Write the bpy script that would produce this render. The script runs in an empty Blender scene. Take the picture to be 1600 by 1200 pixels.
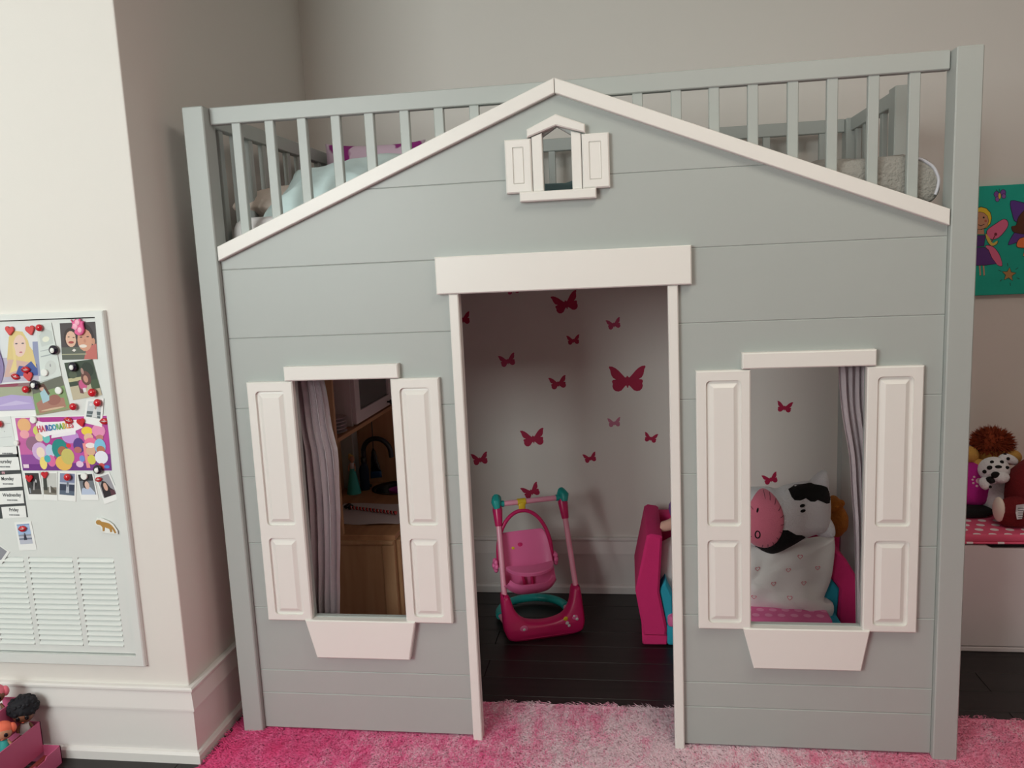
import bpy, bmesh, math, random
import numpy as np
from mathutils import Vector, Matrix, noise
from mathutils.geometry import tessellate_polygon
random.seed(7)
SC = bpy.context.scene
COL = SC.collection
PI = math.pi

# ---------------------------------------------------------------- camera
cam = bpy.data.objects.new('camera', bpy.data.cameras.new('camera'))
COL.objects.link(cam)
cam.location = (1.223, -2.2013, 1.4153)
cam.rotation_euler = (1.4246, 0.0448, 0.1394)
cam.data.sensor_width = 36.0
cam.data.lens = 28.09
cam.data.clip_start = 0.02
SC.camera = cam

# ---------------------------------------------------------------- light and exposure
SC.view_settings.view_transform = 'Standard'
SC.view_settings.look = 'None'
SC.view_settings.gamma = 1.0
SC.view_settings.use_curve_mapping = False
SC.view_settings.exposure = 0.0
world = bpy.data.worlds.new('world')
SC.world = world
world.use_nodes = True
world.node_tree.nodes['Background'].inputs[0].default_value = (0.75, 0.88, 1.0, 1)
world.node_tree.nodes['Background'].inputs[1].default_value = 1.0


def area(name, loc, rot, sx, sy, power, col):
    l = bpy.data.lights.new(name, 'AREA')
    l.shape = 'RECTANGLE'
    l.size, l.size_y, l.energy, l.color = sx, sy, power, col
    o = bpy.data.objects.new(name, l)
    COL.objects.link(o)
    o.location, o.rotation_euler = loc, rot
    return o


# daylight coming through the high window in the wall behind the camera, to the left
area('window_daylight', (-1.00, -3.90, 2.05), (PI / 2, 0, 0), 1.7, 1.25, 92, (0.94, 1.0, 0.96))
# added warm fill from above, lifting the rug and the upper walls
area('warm_fill_light', (1.9, -1.2, 2.76), (0, 0, 0), 0.9, 0.9, 17, (1.0, 0.90, 0.78))


# ---------------------------------------------------------------- colours and materials
def lin(c):
    return tuple(((v / 255) / 12.92 if v / 255 <= 0.04045 else ((v / 255 + 0.055) / 1.055) ** 2.4) for v in c)


def mat(name, rgb, rough=0.5, var=0.05, vscale=8.0, bump=0.0, bscale=200.0, metal=0.0, trans=0.0, alpha=1.0, spec=0.5, coat=0.0, sheen=0.0):
    m = bpy.data.materials.new(name)
    m.use_nodes = True
    nt = m.node_tree
    b = nt.nodes['Principled BSDF']
    tc = nt.nodes.new('ShaderNodeTexCoord')
    nz = nt.nodes.new('ShaderNodeTexNoise')
    nz.inputs['Scale'].default_value = vscale
    nz.inputs['Detail'].default_value = 3
    nt.links.new(tc.outputs['Object'], nz.inputs['Vector'])
    mx = nt.nodes.new('ShaderNodeMix')
    mx.data_type = 'RGBA'
    c = lin(rgb)
    mx.inputs[6].default_value = (*[v * (1 - var) for v in c], 1)
    mx.inputs[7].default_value = (*[min(1, v * (1 + var)) for v in c], 1)
    nt.links.new(nz.outputs['Fac'], mx.inputs[0])
    nt.links.new(mx.outputs[2], b.inputs['Base Color'])
    b.inputs['Roughness'].default_value = rough
    b.inputs['Metallic'].default_value = metal
    b.inputs['Specular IOR Level'].default_value = spec
    if trans:
        b.inputs['Transmission Weight'].default_value = trans
    if coat:
        b.inputs['Coat Weight'].default_value = coat
        b.inputs['Coat Roughness'].default_value = 0.1
    if sheen:
        b.inputs['Sheen Weight'].default_value = sheen
    if alpha < 1:
        b.inputs['Alpha'].default_value = alpha
    if bump:
        n2 = nt.nodes.new('ShaderNodeTexNoise')
        n2.inputs['Scale'].default_value = bscale
        n2.inputs['Detail'].default_value = 4
        nt.links.new(tc.outputs['Object'], n2.inputs['Vector'])
        bp = nt.nodes.new('ShaderNodeBump')
        bp.inputs['Strength'].default_value = bump
        bp.inputs['Distance'].default_value = 0.01
        nt.links.new(n2.outputs['Fac'], bp.inputs['Height'])
        nt.links.new(bp.outputs['Normal'], b.inputs['Normal'])
    return m


def node_ramp(nt, stops):
    r = nt.nodes.new('ShaderNodeValToRGB')
    e = r.color_ramp.elements
    e[0].position, e[0].color = stops[0][0], (*lin(stops[0][1]), 1)
    e[1].position, e[1].color = stops[-1][0], (*lin(stops[-1][1]), 1)
    for p, c in stops[1:-1]:
        k = e.new(p)
        k.color = (*lin(c), 1)
    return r


def mat_dots(name, base, dot, step, rad, axes=(0, 1), rough=0.8, off=(0, 0), squash=1.0):
    m = mat(name, base, rough, 0.05)
    nt = m.node_tree
    b = nt.nodes['Principled BSDF']
    tc = nt.nodes.new('ShaderNodeTexCoord')
    sp = nt.nodes.new('ShaderNodeSeparateXYZ')
    nt.links.new(tc.outputs['Object'], sp.inputs[0])

    def math_(op, a, bval):
        n = nt.nodes.new('ShaderNodeMath')
        n.operation = op
        for i, v in enumerate((a, bval)):
            if isinstance(v, (int, float)):
                n.inputs[i].default_value = v
            elif v is not None:
                nt.links.new(v, n.inputs[i])
        return n.outputs[0]
    u = math_('ADD', math_('DIVIDE', sp.outputs[axes[0]], step), 100.0 + off[0])
    v = math_('ADD', math_('DIVIDE', sp.outputs[axes[1]], step * squash), 100.0 + off[1])
    row = math_('MULTIPLY', math_('MODULO', math_('FLOOR', v, None), 2.0), 0.5)
    fu = math_('SUBTRACT', math_('FRACT', math_('ADD', u, row), None), 0.5)
    fv = math_('MULTIPLY', math_('SUBTRACT', math_('FRACT', v, None), 0.5), squash)
    d = math_('SQRT', math_('ADD', math_('MULTIPLY', fu, fu), math_('MULTIPLY', fv, fv)), None)
    k = math_('LESS_THAN', d, rad)
    mx = nt.nodes.new('ShaderNodeMix')
    mx.data_type = 'RGBA'
    mx.inputs[6].default_value = (*lin(base), 1)
    mx.inputs[7].default_value = (*lin(dot), 1)
    nt.links.new(k, mx.inputs[0])
    nt.links.new(mx.outputs[2], b.inputs['Base Color'])
    return m


def mat_print(name, rough=0.45):
    m = bpy.data.materials.new(name)
    m.use_nodes = True
    nt = m.node_tree
    b = nt.nodes['Principled BSDF']
    a = nt.nodes.new('ShaderNodeAttribute')
    a.attribute_name = 'ink'
    nz = nt.nodes.new('ShaderNodeTexNoise')
    nz.inputs['Scale'].default_value = 300
    mx = nt.nodes.new('ShaderNodeMix')
    mx.data_type = 'RGBA'
    mx.blend_type = 'MULTIPLY'
    mx.inputs[0].default_value = 0.12
    nt.links.new(a.outputs['Color'], mx.inputs[6])
    nt.links.new(nz.outputs['Fac'], mx.inputs[7])
    nt.links.new(mx.outputs[2], b.inputs['Base Color'])
    b.inputs['Roughness'].default_value = rough
    return m


def mat_wood(name, c1, c2, rough=0.45, scale=(2, 30, 30), bump=0.05):
    m = bpy.data.materials.new(name)
    m.use_nodes = True
    nt = m.node_tree
    b = nt.nodes['Principled BSDF']
    tc = nt.nodes.new('ShaderNodeTexCoord')
    mp = nt.nodes.new('ShaderNodeMapping')
    mp.inputs['Scale'].default_value = scale
    oi = nt.nodes.new('ShaderNodeObjectInfo')
    ad = nt.nodes.new('ShaderNodeVectorMath')
    nz = nt.nodes.new('ShaderNodeTexNoise')
    nz.inputs['Scale'].default_value = 1.0
    nz.inputs['Detail'].default_value = 5
    nt.links.new(tc.outputs['Object'], mp.inputs['Vector'])
    nt.links.new(mp.outputs['Vector'], ad.inputs[0])
    sc = nt.nodes.new('ShaderNodeMath')
    sc.operation = 'MULTIPLY'
    sc.inputs[1].default_value = 37.0
    nt.links.new(oi.outputs['Random'], sc.inputs[0])
    nt.links.new(sc.outputs[0], ad.inputs[1])
    nt.links.new(ad.outputs['Vector'], nz.inputs['Vector'])
    r = node_ramp(nt, [(0.3, c1), (0.7, c2)])
    nt.links.new(nz.outputs['Fac'], r.inputs['Fac'])
    nt.links.new(r.outputs['Color'], b.inputs['Base Color'])
    b.inputs['Roughness'].default_value = rough
    bp = nt.nodes.new('ShaderNodeBump')
    bp.inputs['Strength'].default_value = bump
    nt.links.new(nz.outputs['Fac'], bp.inputs['Height'])
    nt.links.new(bp.outputs['Normal'], b.inputs['Normal'])
    return m


def mat_patch(name, c1, c2, scale, thr=0.5, rough=0.85):
    """two colours in blobs: printed fabric"""
    m = mat(name, c1, rough, 0.05)
    nt = m.node_tree
    b = nt.nodes['Principled BSDF']
    tc = nt.nodes.new('ShaderNodeTexCoord')
    nz = nt.nodes.new('ShaderNodeTexNoise')
    nz.inputs['Scale'].default_value = scale
    nz.inputs['Detail'].default_value = 1.5
    nt.links.new(tc.outputs['Object'], nz.inputs['Vector'])
    r = node_ramp(nt, [(thr - 0.015, c1), (thr + 0.015, c2)])
    nt.links.new(nz.outputs['Fac'], r.inputs['Fac'])
    nt.links.new(r.outputs['Color'], b.inputs['Base Color'])
    return m


def mat_rug():
    m = bpy.data.materials.new('rug_pile')
    m.use_nodes = True
    nt = m.node_tree
    b = nt.nodes['Principled BSDF']
    tc = nt.nodes.new('ShaderNodeTexCoord')
    sp = nt.nodes.new('ShaderNodeSeparateXYZ')
    nt.links.new(tc.outputs['Object'], sp.inputs[0])

    def nzn(sx, sy, detail):
        mp = nt.nodes.new('ShaderNodeMapping')
        mp.inputs['Scale'].default_value = (sx, sy, 1)
        n = nt.nodes.new('ShaderNodeTexNoise')
        n.inputs['Scale'].default_value = 1
        n.inputs['Detail'].default_value = detail
        nt.links.new(tc.outputs['Object'], mp.inputs['Vector'])
        nt.links.new(mp.outputs['Vector'], n.inputs['Vector'])
        return n.outputs['Fac']

    def ma(a, k, c):
        n = nt.nodes.new('ShaderNodeMath')
        n.operation = 'MULTIPLY_ADD'
        nt.links.new(a, n.inputs[0])
        n.inputs[1].default_value = k
        if isinstance(c, float):
            n.inputs[2].default_value = c
        else:
            nt.links.new(c, n.inputs[2])
        return n.outputs[0]
    base = ma(sp.outputs[0], 0.36, 0.49)
    w = ma(nzn(5, 2.2, 3), 0.55, base)
    w2 = ma(nzn(28, 14, 2), 0.42, w)
    w3 = ma(nzn(230, 150, 1), 0.55, w2)
    mm = ma(w3, 1.0, -0.72)
    r = node_ramp(nt, [(0.0, (253, 92, 150)), (0.2, (253, 118, 170)), (0.36, (254, 176, 204)), (0.52, (254, 232, 240)),
                       (0.62, (254, 216, 228)), (0.74, (253, 166, 194)), (0.9, (253, 136, 170)), (1.0, (254, 200, 214))])
    nt.links.new(mm, r.inputs['Fac'])
    df, tl, ms = nt.nodes.new('ShaderNodeBsdfDiffuse'), nt.nodes.new('ShaderNodeBsdfTranslucent'), nt.nodes.new('ShaderNodeMixShader')
    for sh in (df, tl):
        nt.links.new(r.outputs['Color'], sh.inputs['Color'])
    ms.inputs[0].default_value = 0.06
    # soft pile: shading normal of each fibre leans towards the rug's own normal
    ge = nt.nodes.new('ShaderNodeNewGeometry')
    va, vn = nt.nodes.new('ShaderNodeVectorMath'), nt.nodes.new('ShaderNodeVectorMath')
    va.operation, vn.operation = 'MULTIPLY_ADD', 'NORMALIZE'
    va.inputs[1].default_value = (0.22, 0.22, 0.22)
    va.inputs[2].default_value = (0, 0, 1)
    nt.links.new(ge.outputs['Normal'], va.inputs[0])
    nt.links.new(va.outputs[0], vn.inputs[0])
    nt.links.new(vn.outputs[0], df.inputs['Normal'])
    nt.links.new(df.outputs[0], ms.inputs[1])
    nt.links.new(tl.outputs[0], ms.inputs[2])
    nt.links.new(ms.outputs[0], nt.nodes['Material Output'].inputs['Surface'])
    nt.nodes.remove(b)
    return m


GREY = mat('grey_paint', (171, 177, 174), 0.42, 0.02, 3, 0.02, 60)
WHITE = mat('white_paint', (232, 230, 225), 0.38, 0.01, 3)
WALL = mat('wall_paint', (224, 220, 214), 0.7, 0.012, 2, 0.03, 300)
WALLB = mat('taupe_wall_paint', (205, 192, 180), 0.8, 0.02, 2)
TRIM = mat('trim_paint', (228, 225, 222), 0.4, 0.01, 3)
CEIL = mat('ceiling_paint', (242, 240, 236), 0.8, 0.01)
FLOORM = mat_wood('dark_oak', (20, 14, 14), (33, 26, 26), 0.42, (1.5, 40, 40), 0.08)
PANELM = mat('enamelled_steel', (222, 226, 223), 0.35, 0.01)
DARK = mat('dark_shade', (22, 21, 22), 0.8)  # near-black that stands in for shade in gaps and slots
PAPER = mat('paper', (236, 238, 236), 0.6, 0.01)
PRINT = mat_print('printed_ink')
GLOSSRED = mat('glossy_red', (200, 28, 42), 0.15, 0.03, coat=0.5)
FLATRED = mat('flat_red', (208, 72, 72), 0.5)
MAGBLACK = mat('black_enamel', (24, 22, 40), 0.2, coat=0.4)
WHITEPL = mat('white_plastic', (236, 238, 234), 0.35)
LIPW = mat('lip_white', (245, 232, 228), 0.4)
CRIM = mat('crimson_plastic', (206, 34, 104), 0.3, 0.03)
PINKPL = mat('pink_plastic', (242, 120, 176), 0.3, 0.03)
PINKTUBE = mat('pale_pink_tube', (244, 168, 192), 0.25, 0.03)
TEALPL = mat('teal_plastic', (36, 170, 165), 0.35, 0.03)
YELLOW = mat('yellow_plastic', (236, 204, 50), 0.4)
HOTFAB = mat('hot_pink_fabric', (214, 40, 112), 0.85, 0.06, 12, 0.15, 90)
TEALFAB = mat('teal_fabric', (38, 160, 185), 0.85, 0.06, 12, 0.15, 90)
SEATFAB = mat_dots('pink_minky_dots', (226, 110, 164), (240, 156, 196), 0.045, 0.3, (0, 1))
SHEET = mat('white_cotton', (236, 232, 232), 0.9, 0.02, 20, 0.2, 30)
HEARTFAB = mat('white_pillow_cotton', (240, 238, 236), 0.9, 0.02, 20, 0.15, 40)
PLUSHW = mat('white_plush', (240, 240, 244), 0.95, 0.03, 40, 0.5, 220, sheen=0.3)
PLUSHK = mat('black_plush', (14, 14, 15), 0.95, 0.1, 40, 0.3, 220)
SNOUT = mat('pink_plush', (244, 134, 160), 0.95, 0.03, 40, 0.3, 220, sheen=0.3)
STITCH = mat('dark_thread', (120, 50, 66), 0.8)
ORANGEPL = mat('amber_plush', (176, 108, 36), 0.95, 0.15, 50, 0.6, 160)
CURT = mat('sheer_curtain', (228, 218, 222), 0.9, 0.03, 30, 0.2, 120)
BIRCH = mat_wood('birch', (206, 164, 124), (186, 142, 104), 0.5, (25, 25, 2.5))
BIRCHH = mat_wood('birch_top', (200, 150, 108), (176, 128, 92), 0.5, (25, 2.5, 25))
KWHITE = mat('kitchen_white', (226, 216, 218), 0.4)
KBLACK = mat('black_plastic', (18, 18, 22), 0.25)
STEEL = mat('dull_steel', (70, 74, 80), 0.3, metal=0.8)
GLASS = mat('cabinet_glass', (190, 200, 205), 0.05, 0.0, trans=0.9)
PURPLE = mat('purple_plastic', (170, 50, 150), 0.4)
PEACH = mat('peach_cotton', (244, 230, 218), 0.9, 0.02, 20, 0.2, 30)
MINT = mat('mint_cotton', (212, 232, 232), 0.9, 0.02, 20, 0.2, 30)
AQUA = mat('aqua_cotton', (150, 190, 196), 0.9, 0.04, 20, 0.2, 30)
PURPAT = mat_patch('purple_floral_cotton', (150, 40, 130), (225, 200, 220), 9, 0.5)
FLEECE = mat('grey_fleece', (150, 148, 142), 0.95, 0.14, 25, 0.7, 120)
SATIN = mat('grey_satin', (196, 196, 204), 0.3, 0.05)
DECAL = [mat('decal_dark_crimson', (172, 10, 66), 0.6, 0.02), mat('decal_rose', (188, 62, 104), 0.6, 0.02), mat('decal_dusty_pink', (196, 118, 144), 0.6, 0.02)]
CUSHM = mat_dots('pink_white_dots', (232, 92, 128), (246, 232, 236), 0.05, 0.27, (0, 1))
PIPING = mat('pale_piping', (240, 200, 212), 0.8)
MANE = mat('russet_fur', (142, 58, 26), 0.95, 0.25, 60)
TAN = mat('tan_plush', (214, 164, 84), 0.95, 0.08, 40, 0.5, 200)
REDPL = mat('dark_red_plush', (120, 20, 26), 0.95, 0.12, 60, 0.7, 220)
MAGENTA = mat('magenta_plush', (196, 36, 150), 0.95, 0.06, 40, 0.4, 200)
PINKBOX = mat('pink_card', (204, 96, 138), 0.6, 0.04)
REDWOOD = mat('red_brown_lining', (150, 60, 56), 0.6, 0.12, 40)
SKIN = mat('doll_skin', (196, 140, 112), 0.45)
SKIND = mat('doll_brown_skin', (128, 82, 60), 0.45)
HAIRO = mat('doll_orange_hair', (236, 112, 84), 0.5)
HAIRK = mat('doll_black_hair', (20, 20, 28), 0.8, 0.2, 60)
HAIRP = mat('doll_pink_hair', (240, 120, 140), 0.5)
HAIRY = mat('doll_blond_hair', (214, 180, 100), 0.6)
DTEAL = mat('doll_teal_cloth', (60, 180, 176), 0.6)
DWHITE = mat('doll_white_cloth', (226, 222, 226), 0.6)
CANVAS = mat('teal_canvas_paint', (4, 172, 150), 0.6, 0.1, 14, 0.1, 60)
NAVY = mat('navy_cloth', (30, 44, 66), 0.9)
BLUEB = mat('blue_plastic', (40, 84, 130), 0.3)
DGREY = mat('chart_grey', (66, 70, 72), 0.7)
GOLD = mat('gold_print', (178, 134, 66), 0.5, 0.15, 60)
CREATURE = mat('pink_rubber', (228, 96, 152), 0.5)
CREAT2 = mat('pale_pink_rubber', (244, 176, 200), 0.5)
LAVM = mat('lavender_paper', (196, 184, 226), 0.7)
RUGM = mat_rug()
BACKM = mat('rug_backing', (246, 140, 176), 0.9)

# ---------------------------------------------------------------- building helpers
OFF = {}


def thing(name, label, cat, loc=(0, 0, 0), group=None, local=False):
    o = bpy.data.objects.new(name, None)
    COL.objects.link(o)
    o.empty_display_size = 0.05
    o.location = loc
    o['label'] = label
    o['category'] = cat
    if group:
        o['group'] = group
    OFF[o.name] = Vector((0, 0, 0)) if local else Vector(loc)
    return o


def tag(o, label, cat, group=None):
    o['label'] = label
    o['category'] = cat
    if group:
        o['group'] = group
    return o


def link(o, parent=None):
    COL.objects.link(o)
    if parent is not None:
        o.parent = parent
        OFF[o.name] = OFF[parent.name]
    return o


def obj(name, bm, m, parent=None, smooth=None, loc=None, label=None):
    """bm in world coordinates (or the local ones of a 'local' thing) -> ONE mesh object"""
    bmesh.ops.recalc_face_normals(bm, faces=bm.faces[:])
    off = OFF[parent.name] if parent is not None else Vector(loc or (0, 0, 0))
    if off.length > 0:
        bmesh.ops.translate(bm, vec=-off, verts=bm.verts[:])
    me = bpy.data.meshes.new(name)
    bm.to_mesh(me)
    bm.free()
    for mm in (m if isinstance(m, (list, tuple)) else [m]):
        me.materials.append(mm)
    if smooth is not None:
        me.shade_smooth()
        me.set_sharp_from_angle(angle=smooth)
    o = bpy.data.objects.new(name, me)
    link(o, parent)
    if parent is None:
        o.location = off
        OFF[o.name] = off
    if label:
        o['label'] = label
    return o


def struct(name, bm, m, smooth=None):
    o = obj(name, bm, m, None, smooth)
    o['kind'] = 'structure'
    return o


def B():
    return bmesh.new()


def box(bm, x0, x1, y0, y1, z0, z1, bev=0.0, seg=1):
    v = [bm.verts.new(p) for p in ((x0, y0, z0), (x1, y0, z0), (x1, y1, z0), (x0, y1, z0), (x0, y0, z1), (x1, y0, z1), (x1, y1, z1), (x0, y1, z1))]
    fs = [bm.faces.new([v[i] for i in q]) for q in ((3, 2, 1, 0), (4, 5, 6, 7), (0, 1, 5, 4), (1, 2, 6, 5), (2, 3, 7, 6), (3, 0, 4, 7))]
    if bev:
        es = list({e for f in fs for e in f.edges})
        bmesh.ops.bevel(bm, geom=es, offset=bev, segments=seg, affect='EDGES', profile=0.5)
    return v


def inset_poly(pts, b):
    n = len(pts)
    out = []
    for i in range(n):
        p0, p1, p2 = Vector(pts[i - 1]), Vector(pts[i]), Vector(pts[(i + 1) % n])
        d1, d2 = (p1 - p0).normalized(), (p2 - p1).normalized()
        n1, n2 = Vector((-d1.y, d1.x)), Vector((-d2.y, d2.x))
        k = 1 + n1.dot(n2)
        out.append(tuple(p1 + (n1 + n2) * (b / max(k, 0.2))))
    return out


def ccw(pts):
    a = sum(pts[i - 1][0] * pts[i][1] - pts[i][0] * pts[i - 1][1] for i in range(len(pts)))
    return list(pts) if a > 0 else list(pts)[::-1]


def plate(bm, outer, yf, yb, bev=0.0, holes=(), hdepth=None, axis=None, mi=0):
    """flat board: polygon in (a, b), front at depth yf, back at yb; axis maps (a, b, d) to a point"""
    ax = axis or (lambda a, b, d: (a, d, b))
    outer = ccw(outer)
    s = 1 if yb > yf else -1
    faces = []

    def loop(pts, d):
        return [bm.verts.new(ax(p[0], p[1], d)) for p in pts]

    def skirt(l1, l2):
        for i in range(len(l1)):
            j = (i + 1) % len(l1)
            faces.append(bm.faces.new((l1[i], l1[j], l2[j], l2[i])))
    lb = loop(outer, yb)
    if bev:
        lm = loop(outer, yf + s * bev)
        fp = inset_poly(outer, bev)
        lf = loop(fp, yf)
        skirt(lb, lm)
        skirt(lm, lf)
    else:
        fp = outer
        lf = loop(fp, yf)
        skirt(lb, lf)
    hl = []
    for h in holes:
        h = ccw(h)[::-1]
        a = loop(h, yf)
        b2 = loop(h, yb if hdepth is None else yf + s * hdepth)
        skirt(a, b2)
        hl.append((h, a, b2))
    polys = [[Vector((p[0], p[1], 0)) for p in fp]] + [[Vector((p[0], p[1], 0)) for p in h] for h, _, _ in hl]
    allv = lf + [v for _, a, _ in hl for v in a]
    for t in tessellate_polygon(polys):
        try:
            faces.append(bm.faces.new([allv[i] for i in t]))
        except ValueError:
            pass
    if hdepth is None and holes:
        polys[0] = [Vector((p[0], p[1], 0)) for p in outer]
        allb = lb + [v for _, _, b2 in hl for v in b2]
        for t in tessellate_polygon(polys):
            try:
                faces.append(bm.faces.new([allb[i] for i in t][::-1]))
            except ValueError:
                pass
    else:
        faces.append(bm.faces.new(lb[::-1]))
    for f in faces:
        f.material_index = mi
    return faces


def rrect(x0, x1, z0, z1, r, n=4):
    if r <= 0:
        r = 1e-5
    pts = []
    for cx, cz, a0 in ((x1 - r, z0 + r, -PI / 2), (x1 - r, z1 - r, 0), (x0 + r, z1 - r, PI / 2), (x0 + r, z0 + r, PI)):
        for k in range(n):
            a = a0 + (PI / 2) * k / (n - 1)
            pts.append((cx + r * math.cos(a), cz + r * math.sin(a)))
    return pts


def rect(x0, x1, z0, z1):
    return [(x0, z0), (x1, z0), (x1, z1), (x0, z1)]


def tube(bm, pts, r, seg=10, closed=False, cap=True):
    pts = [Vector(p) for p in pts]
    n = len(pts)
    rs = r if isinstance(r, (list, tuple)) else [r] * n
    up = None
    loops = []
    for i, p in enumerate(pts):
        if closed:
            t = (pts[(i + 1) % n] - pts[i - 1]).normalized()
        else:
            t = (pts[min(i + 1, n - 1)] - pts[max(i - 1, 0)]).normalized()
        if up is None:
            up = t.orthogonal().normalized()
        up = (up - t * up.dot(t)).normalized()
        sd = t.cross(up)
        loops.append([bm.verts.new(p + (up * math.cos(a) + sd * math.sin(a)) * rs[i]) for a in [2 * PI * k / seg for k in range(seg)]])
    m = n if closed else n - 1
    for i in range(m):
        a, b = loops[i], loops[(i + 1) % n]
        for k in range(seg):
            j = (k + 1) % seg
            bm.faces.new((a[k], a[j], b[j], b[k]))
    if not closed and cap:
        bm.faces.new(loops[0][::-1])
        bm.faces.new(loops[-1])


def spline(pts, n=8):
    pts = [Vector(p) for p in pts]
    out = []
    for i in range(len(pts) - 1):
        p0, p1, p2, p3 = pts[max(i - 1, 0)], pts[i], pts[i + 1], pts[min(i + 2, len(pts) - 1)]
        for k in range(n):
            t = k / n
            out.append(0.5 * ((2 * p1) + (p2 - p0) * t + (2 * p0 - 5 * p1 + 4 * p2 - p3) * t * t + (3 * p1 - p0 - 3 * p2 + p3) * t ** 3))
    out.append(pts[-1])
    return out


def ell(bm, c, r, seg=16, rings=10, rot=None, noise_amp=0.0, noise_scale=20.0):
    if isinstance(r, (int, float)):
        r = (r, r, r)
    M = Matrix.Translation(c) @ (rot.to_matrix().to_4x4() if rot else Matrix()) @ Matrix.Diagonal((*r, 1))
    d = bmesh.ops.create_uvsphere(bm, u_segments=seg, v_segments=rings, radius=1.0, matrix=M)
    if noise_amp:
        C = Vector(c)
        for v in d['verts']:
            v.co += (v.co - C).normalized() * noise.noise(v.co * noise_scale) * noise_amp
    return d['verts']


def lathe(bm, prof, c=(0, 0, 0), seg=20):
    loops = []
    for r, z in prof:
        loops.append([bm.verts.new((c[0] + r * math.cos(2 * PI * k / seg), c[1] + r * math.sin(2 * PI * k / seg), c[2] + z)) for k in range(seg)])
    for a, b in zip(loops, loops[1:]):
        for k in range(seg):
            j = (k + 1) % seg
            bm.faces.new((a[k], a[j], b[j], b[k]))
    bm.faces.new(loops[0][::-1])
    bm.faces.new(loops[-1])


class Puff:
    """soft shape blown up from an outline; .on(a, b) gives a point of its front surface"""

    def __init__(self, outline, thick, O, U=(1, 0, 0), V=(0, 0, 1), N=(0, -1, 0), back=None, p=2.2, q=0.6, wrinkle=0.0, wscale=12.0, centre=None, curl=0.0):
        self.o = ccw(outline)
        self.t, self.tb = thick, thick if back is None else back
        self.O, self.U, self.V, self.N = Vector(O), Vector(U).normalized(), Vector(V).normalized(), Vector(N).normalized()
        self.p, self.q, self.w, self.ws = p, q, wrinkle, wscale
        n = len(self.o)
        self.c = centre or (sum(p_[0] for p_ in self.o) / n, sum(p_[1] for p_ in self.o) / n)

    def h(self, r, a, b, s=1):
        t = self.t if s > 0 else self.tb
        k = max(0.0, 1 - min(r, 1) ** self.p) ** self.q
        z = t * k
        if self.w:
            z += self.w * noise.noise(Vector((a * self.ws, b * self.ws * 1.3, 3.1 * s))) * (0.35 + 0.65 * k)
            z += self.w * 0.5 * noise.noise(Vector((a * self.ws * 2.7, b * self.ws * 2.2, 9.1 * s))) * (0.2 + 0.8 * k)
        return z

    def pt(self, a, b, r, s=1, lift=0.0):
        return self.O + self.U * a + self.V * b + self.N * (s * (self.h(r, a, b, s) + lift))

    def rr(self, a, b):
        dx, dy = a - self.c[0], b - self.c[1]
        L = math.hypot(dx, dy)
        if L < 1e-9:
            return 0.0
        best = 0.0
        n = len(self.o)
        for i in range(n):
            x1, y1 = self.o[i - 1][0] - self.c[0], self.o[i - 1][1] - self.c[1]
            x2, y2 = self.o[i][0] - self.c[0], self.o[i][1] - self.c[1]
            den = dx * (y2 - y1) - dy * (x2 - x1)
            if abs(den) < 1e-12:
                continue
            t = (x1 * (y2 - y1) - y1 * (x2 - x1)) / den
            u = (x1 * dy - y1 * dx) / den
            if t > 0 and -1e-6 <= u <= 1 + 1e-6:
                best = max(best, 1 / t)
        return best

    def on(self, a, b, lift=0.002):
        return self.pt(a, b, self.rr(a, b), 1, lift)

    def mesh(self, bm, rings=10):
        n = len(self.o)
        prevs = {}
        edge = None
        for s in (1, -1):
            cv = bm.verts.new(self.pt(self.c[0], self.c[1], 0, s))
            prev = None
            for k in range(1, rings + 1):
                r = math.sin(k / rings * PI / 2) if k < rings else 1.0
                if k == rings and edge:
                    lp = edge
                else:
                    lp = []
                    for x, y in self.o:
                        a, b = self.c[0] + (x - self.c[0]) * r, self.c[1] + (y - self.c[1]) * r
                        if k == rings:
                            lp.append(bm.verts.new(self.O + self.U * a + self.V * b))
                        else:
                            lp.append(bm.verts.new(self.pt(a, b, r, s)))
                for i in range(n):
                    j = (i + 1) % n
                    if prev is None:
                        bm.faces.new((cv, lp[i], lp[j]))
                    else:
                        bm.faces.new((prev[i], lp[i], lp[j], prev[j]))
                prev = lp
            edge = prev
        return bm

    def patch(self, bm, outline, rings=6, lift=0.002, centre=None):
        n = len(outline)
        c = centre or (sum(p[0] for p in outline) / n, sum(p[1] for p in outline) / n)
        cv = bm.verts.new(self.on(c[0], c[1], lift))
        prev = None
        for k in range(1, rings + 1):
            r = k / rings
            lp = [bm.verts.new(self.on(c[0] + (x - c[0]) * r, c[1] + (y - c[1]) * r, lift if k < rings else lift * 0.2)) for x, y in outline]
            for i in range(n):
                j = (i + 1) % n
                if prev is None:
                    bm.faces.new((cv, lp[i], lp[j]))
                else:
                    bm.faces.new((prev[i], lp[i], lp[j], prev[j]))
            prev = lp


def densify(pts, step):
    out = []
    n = len(pts)
    for i in range(n):
        a, b = Vector(pts[i]), Vector(pts[(i + 1) % n])
        m = max(1, int((b - a).length / step))
        for k in range(m):
            out.append(tuple(a.lerp(b, k / m)))
    return out


def smooth_loop(pts, n=5):
    m = len(pts)
    out = []
    for i in range(m):
        p0, p1, p2, p3 = [Vector(pts[(i + k) % m]) for k in (-1, 0, 1, 2)]
        for k in range(n):
            t = k / n
            out.append(tuple(0.5 * ((2 * p1) + (p2 - p0) * t + (2 * p0 - 5 * p1 + 4 * p2 - p3) * t * t + (3 * p1 - p0 - 3 * p2 + p3) * t ** 3)))
    return out


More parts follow.
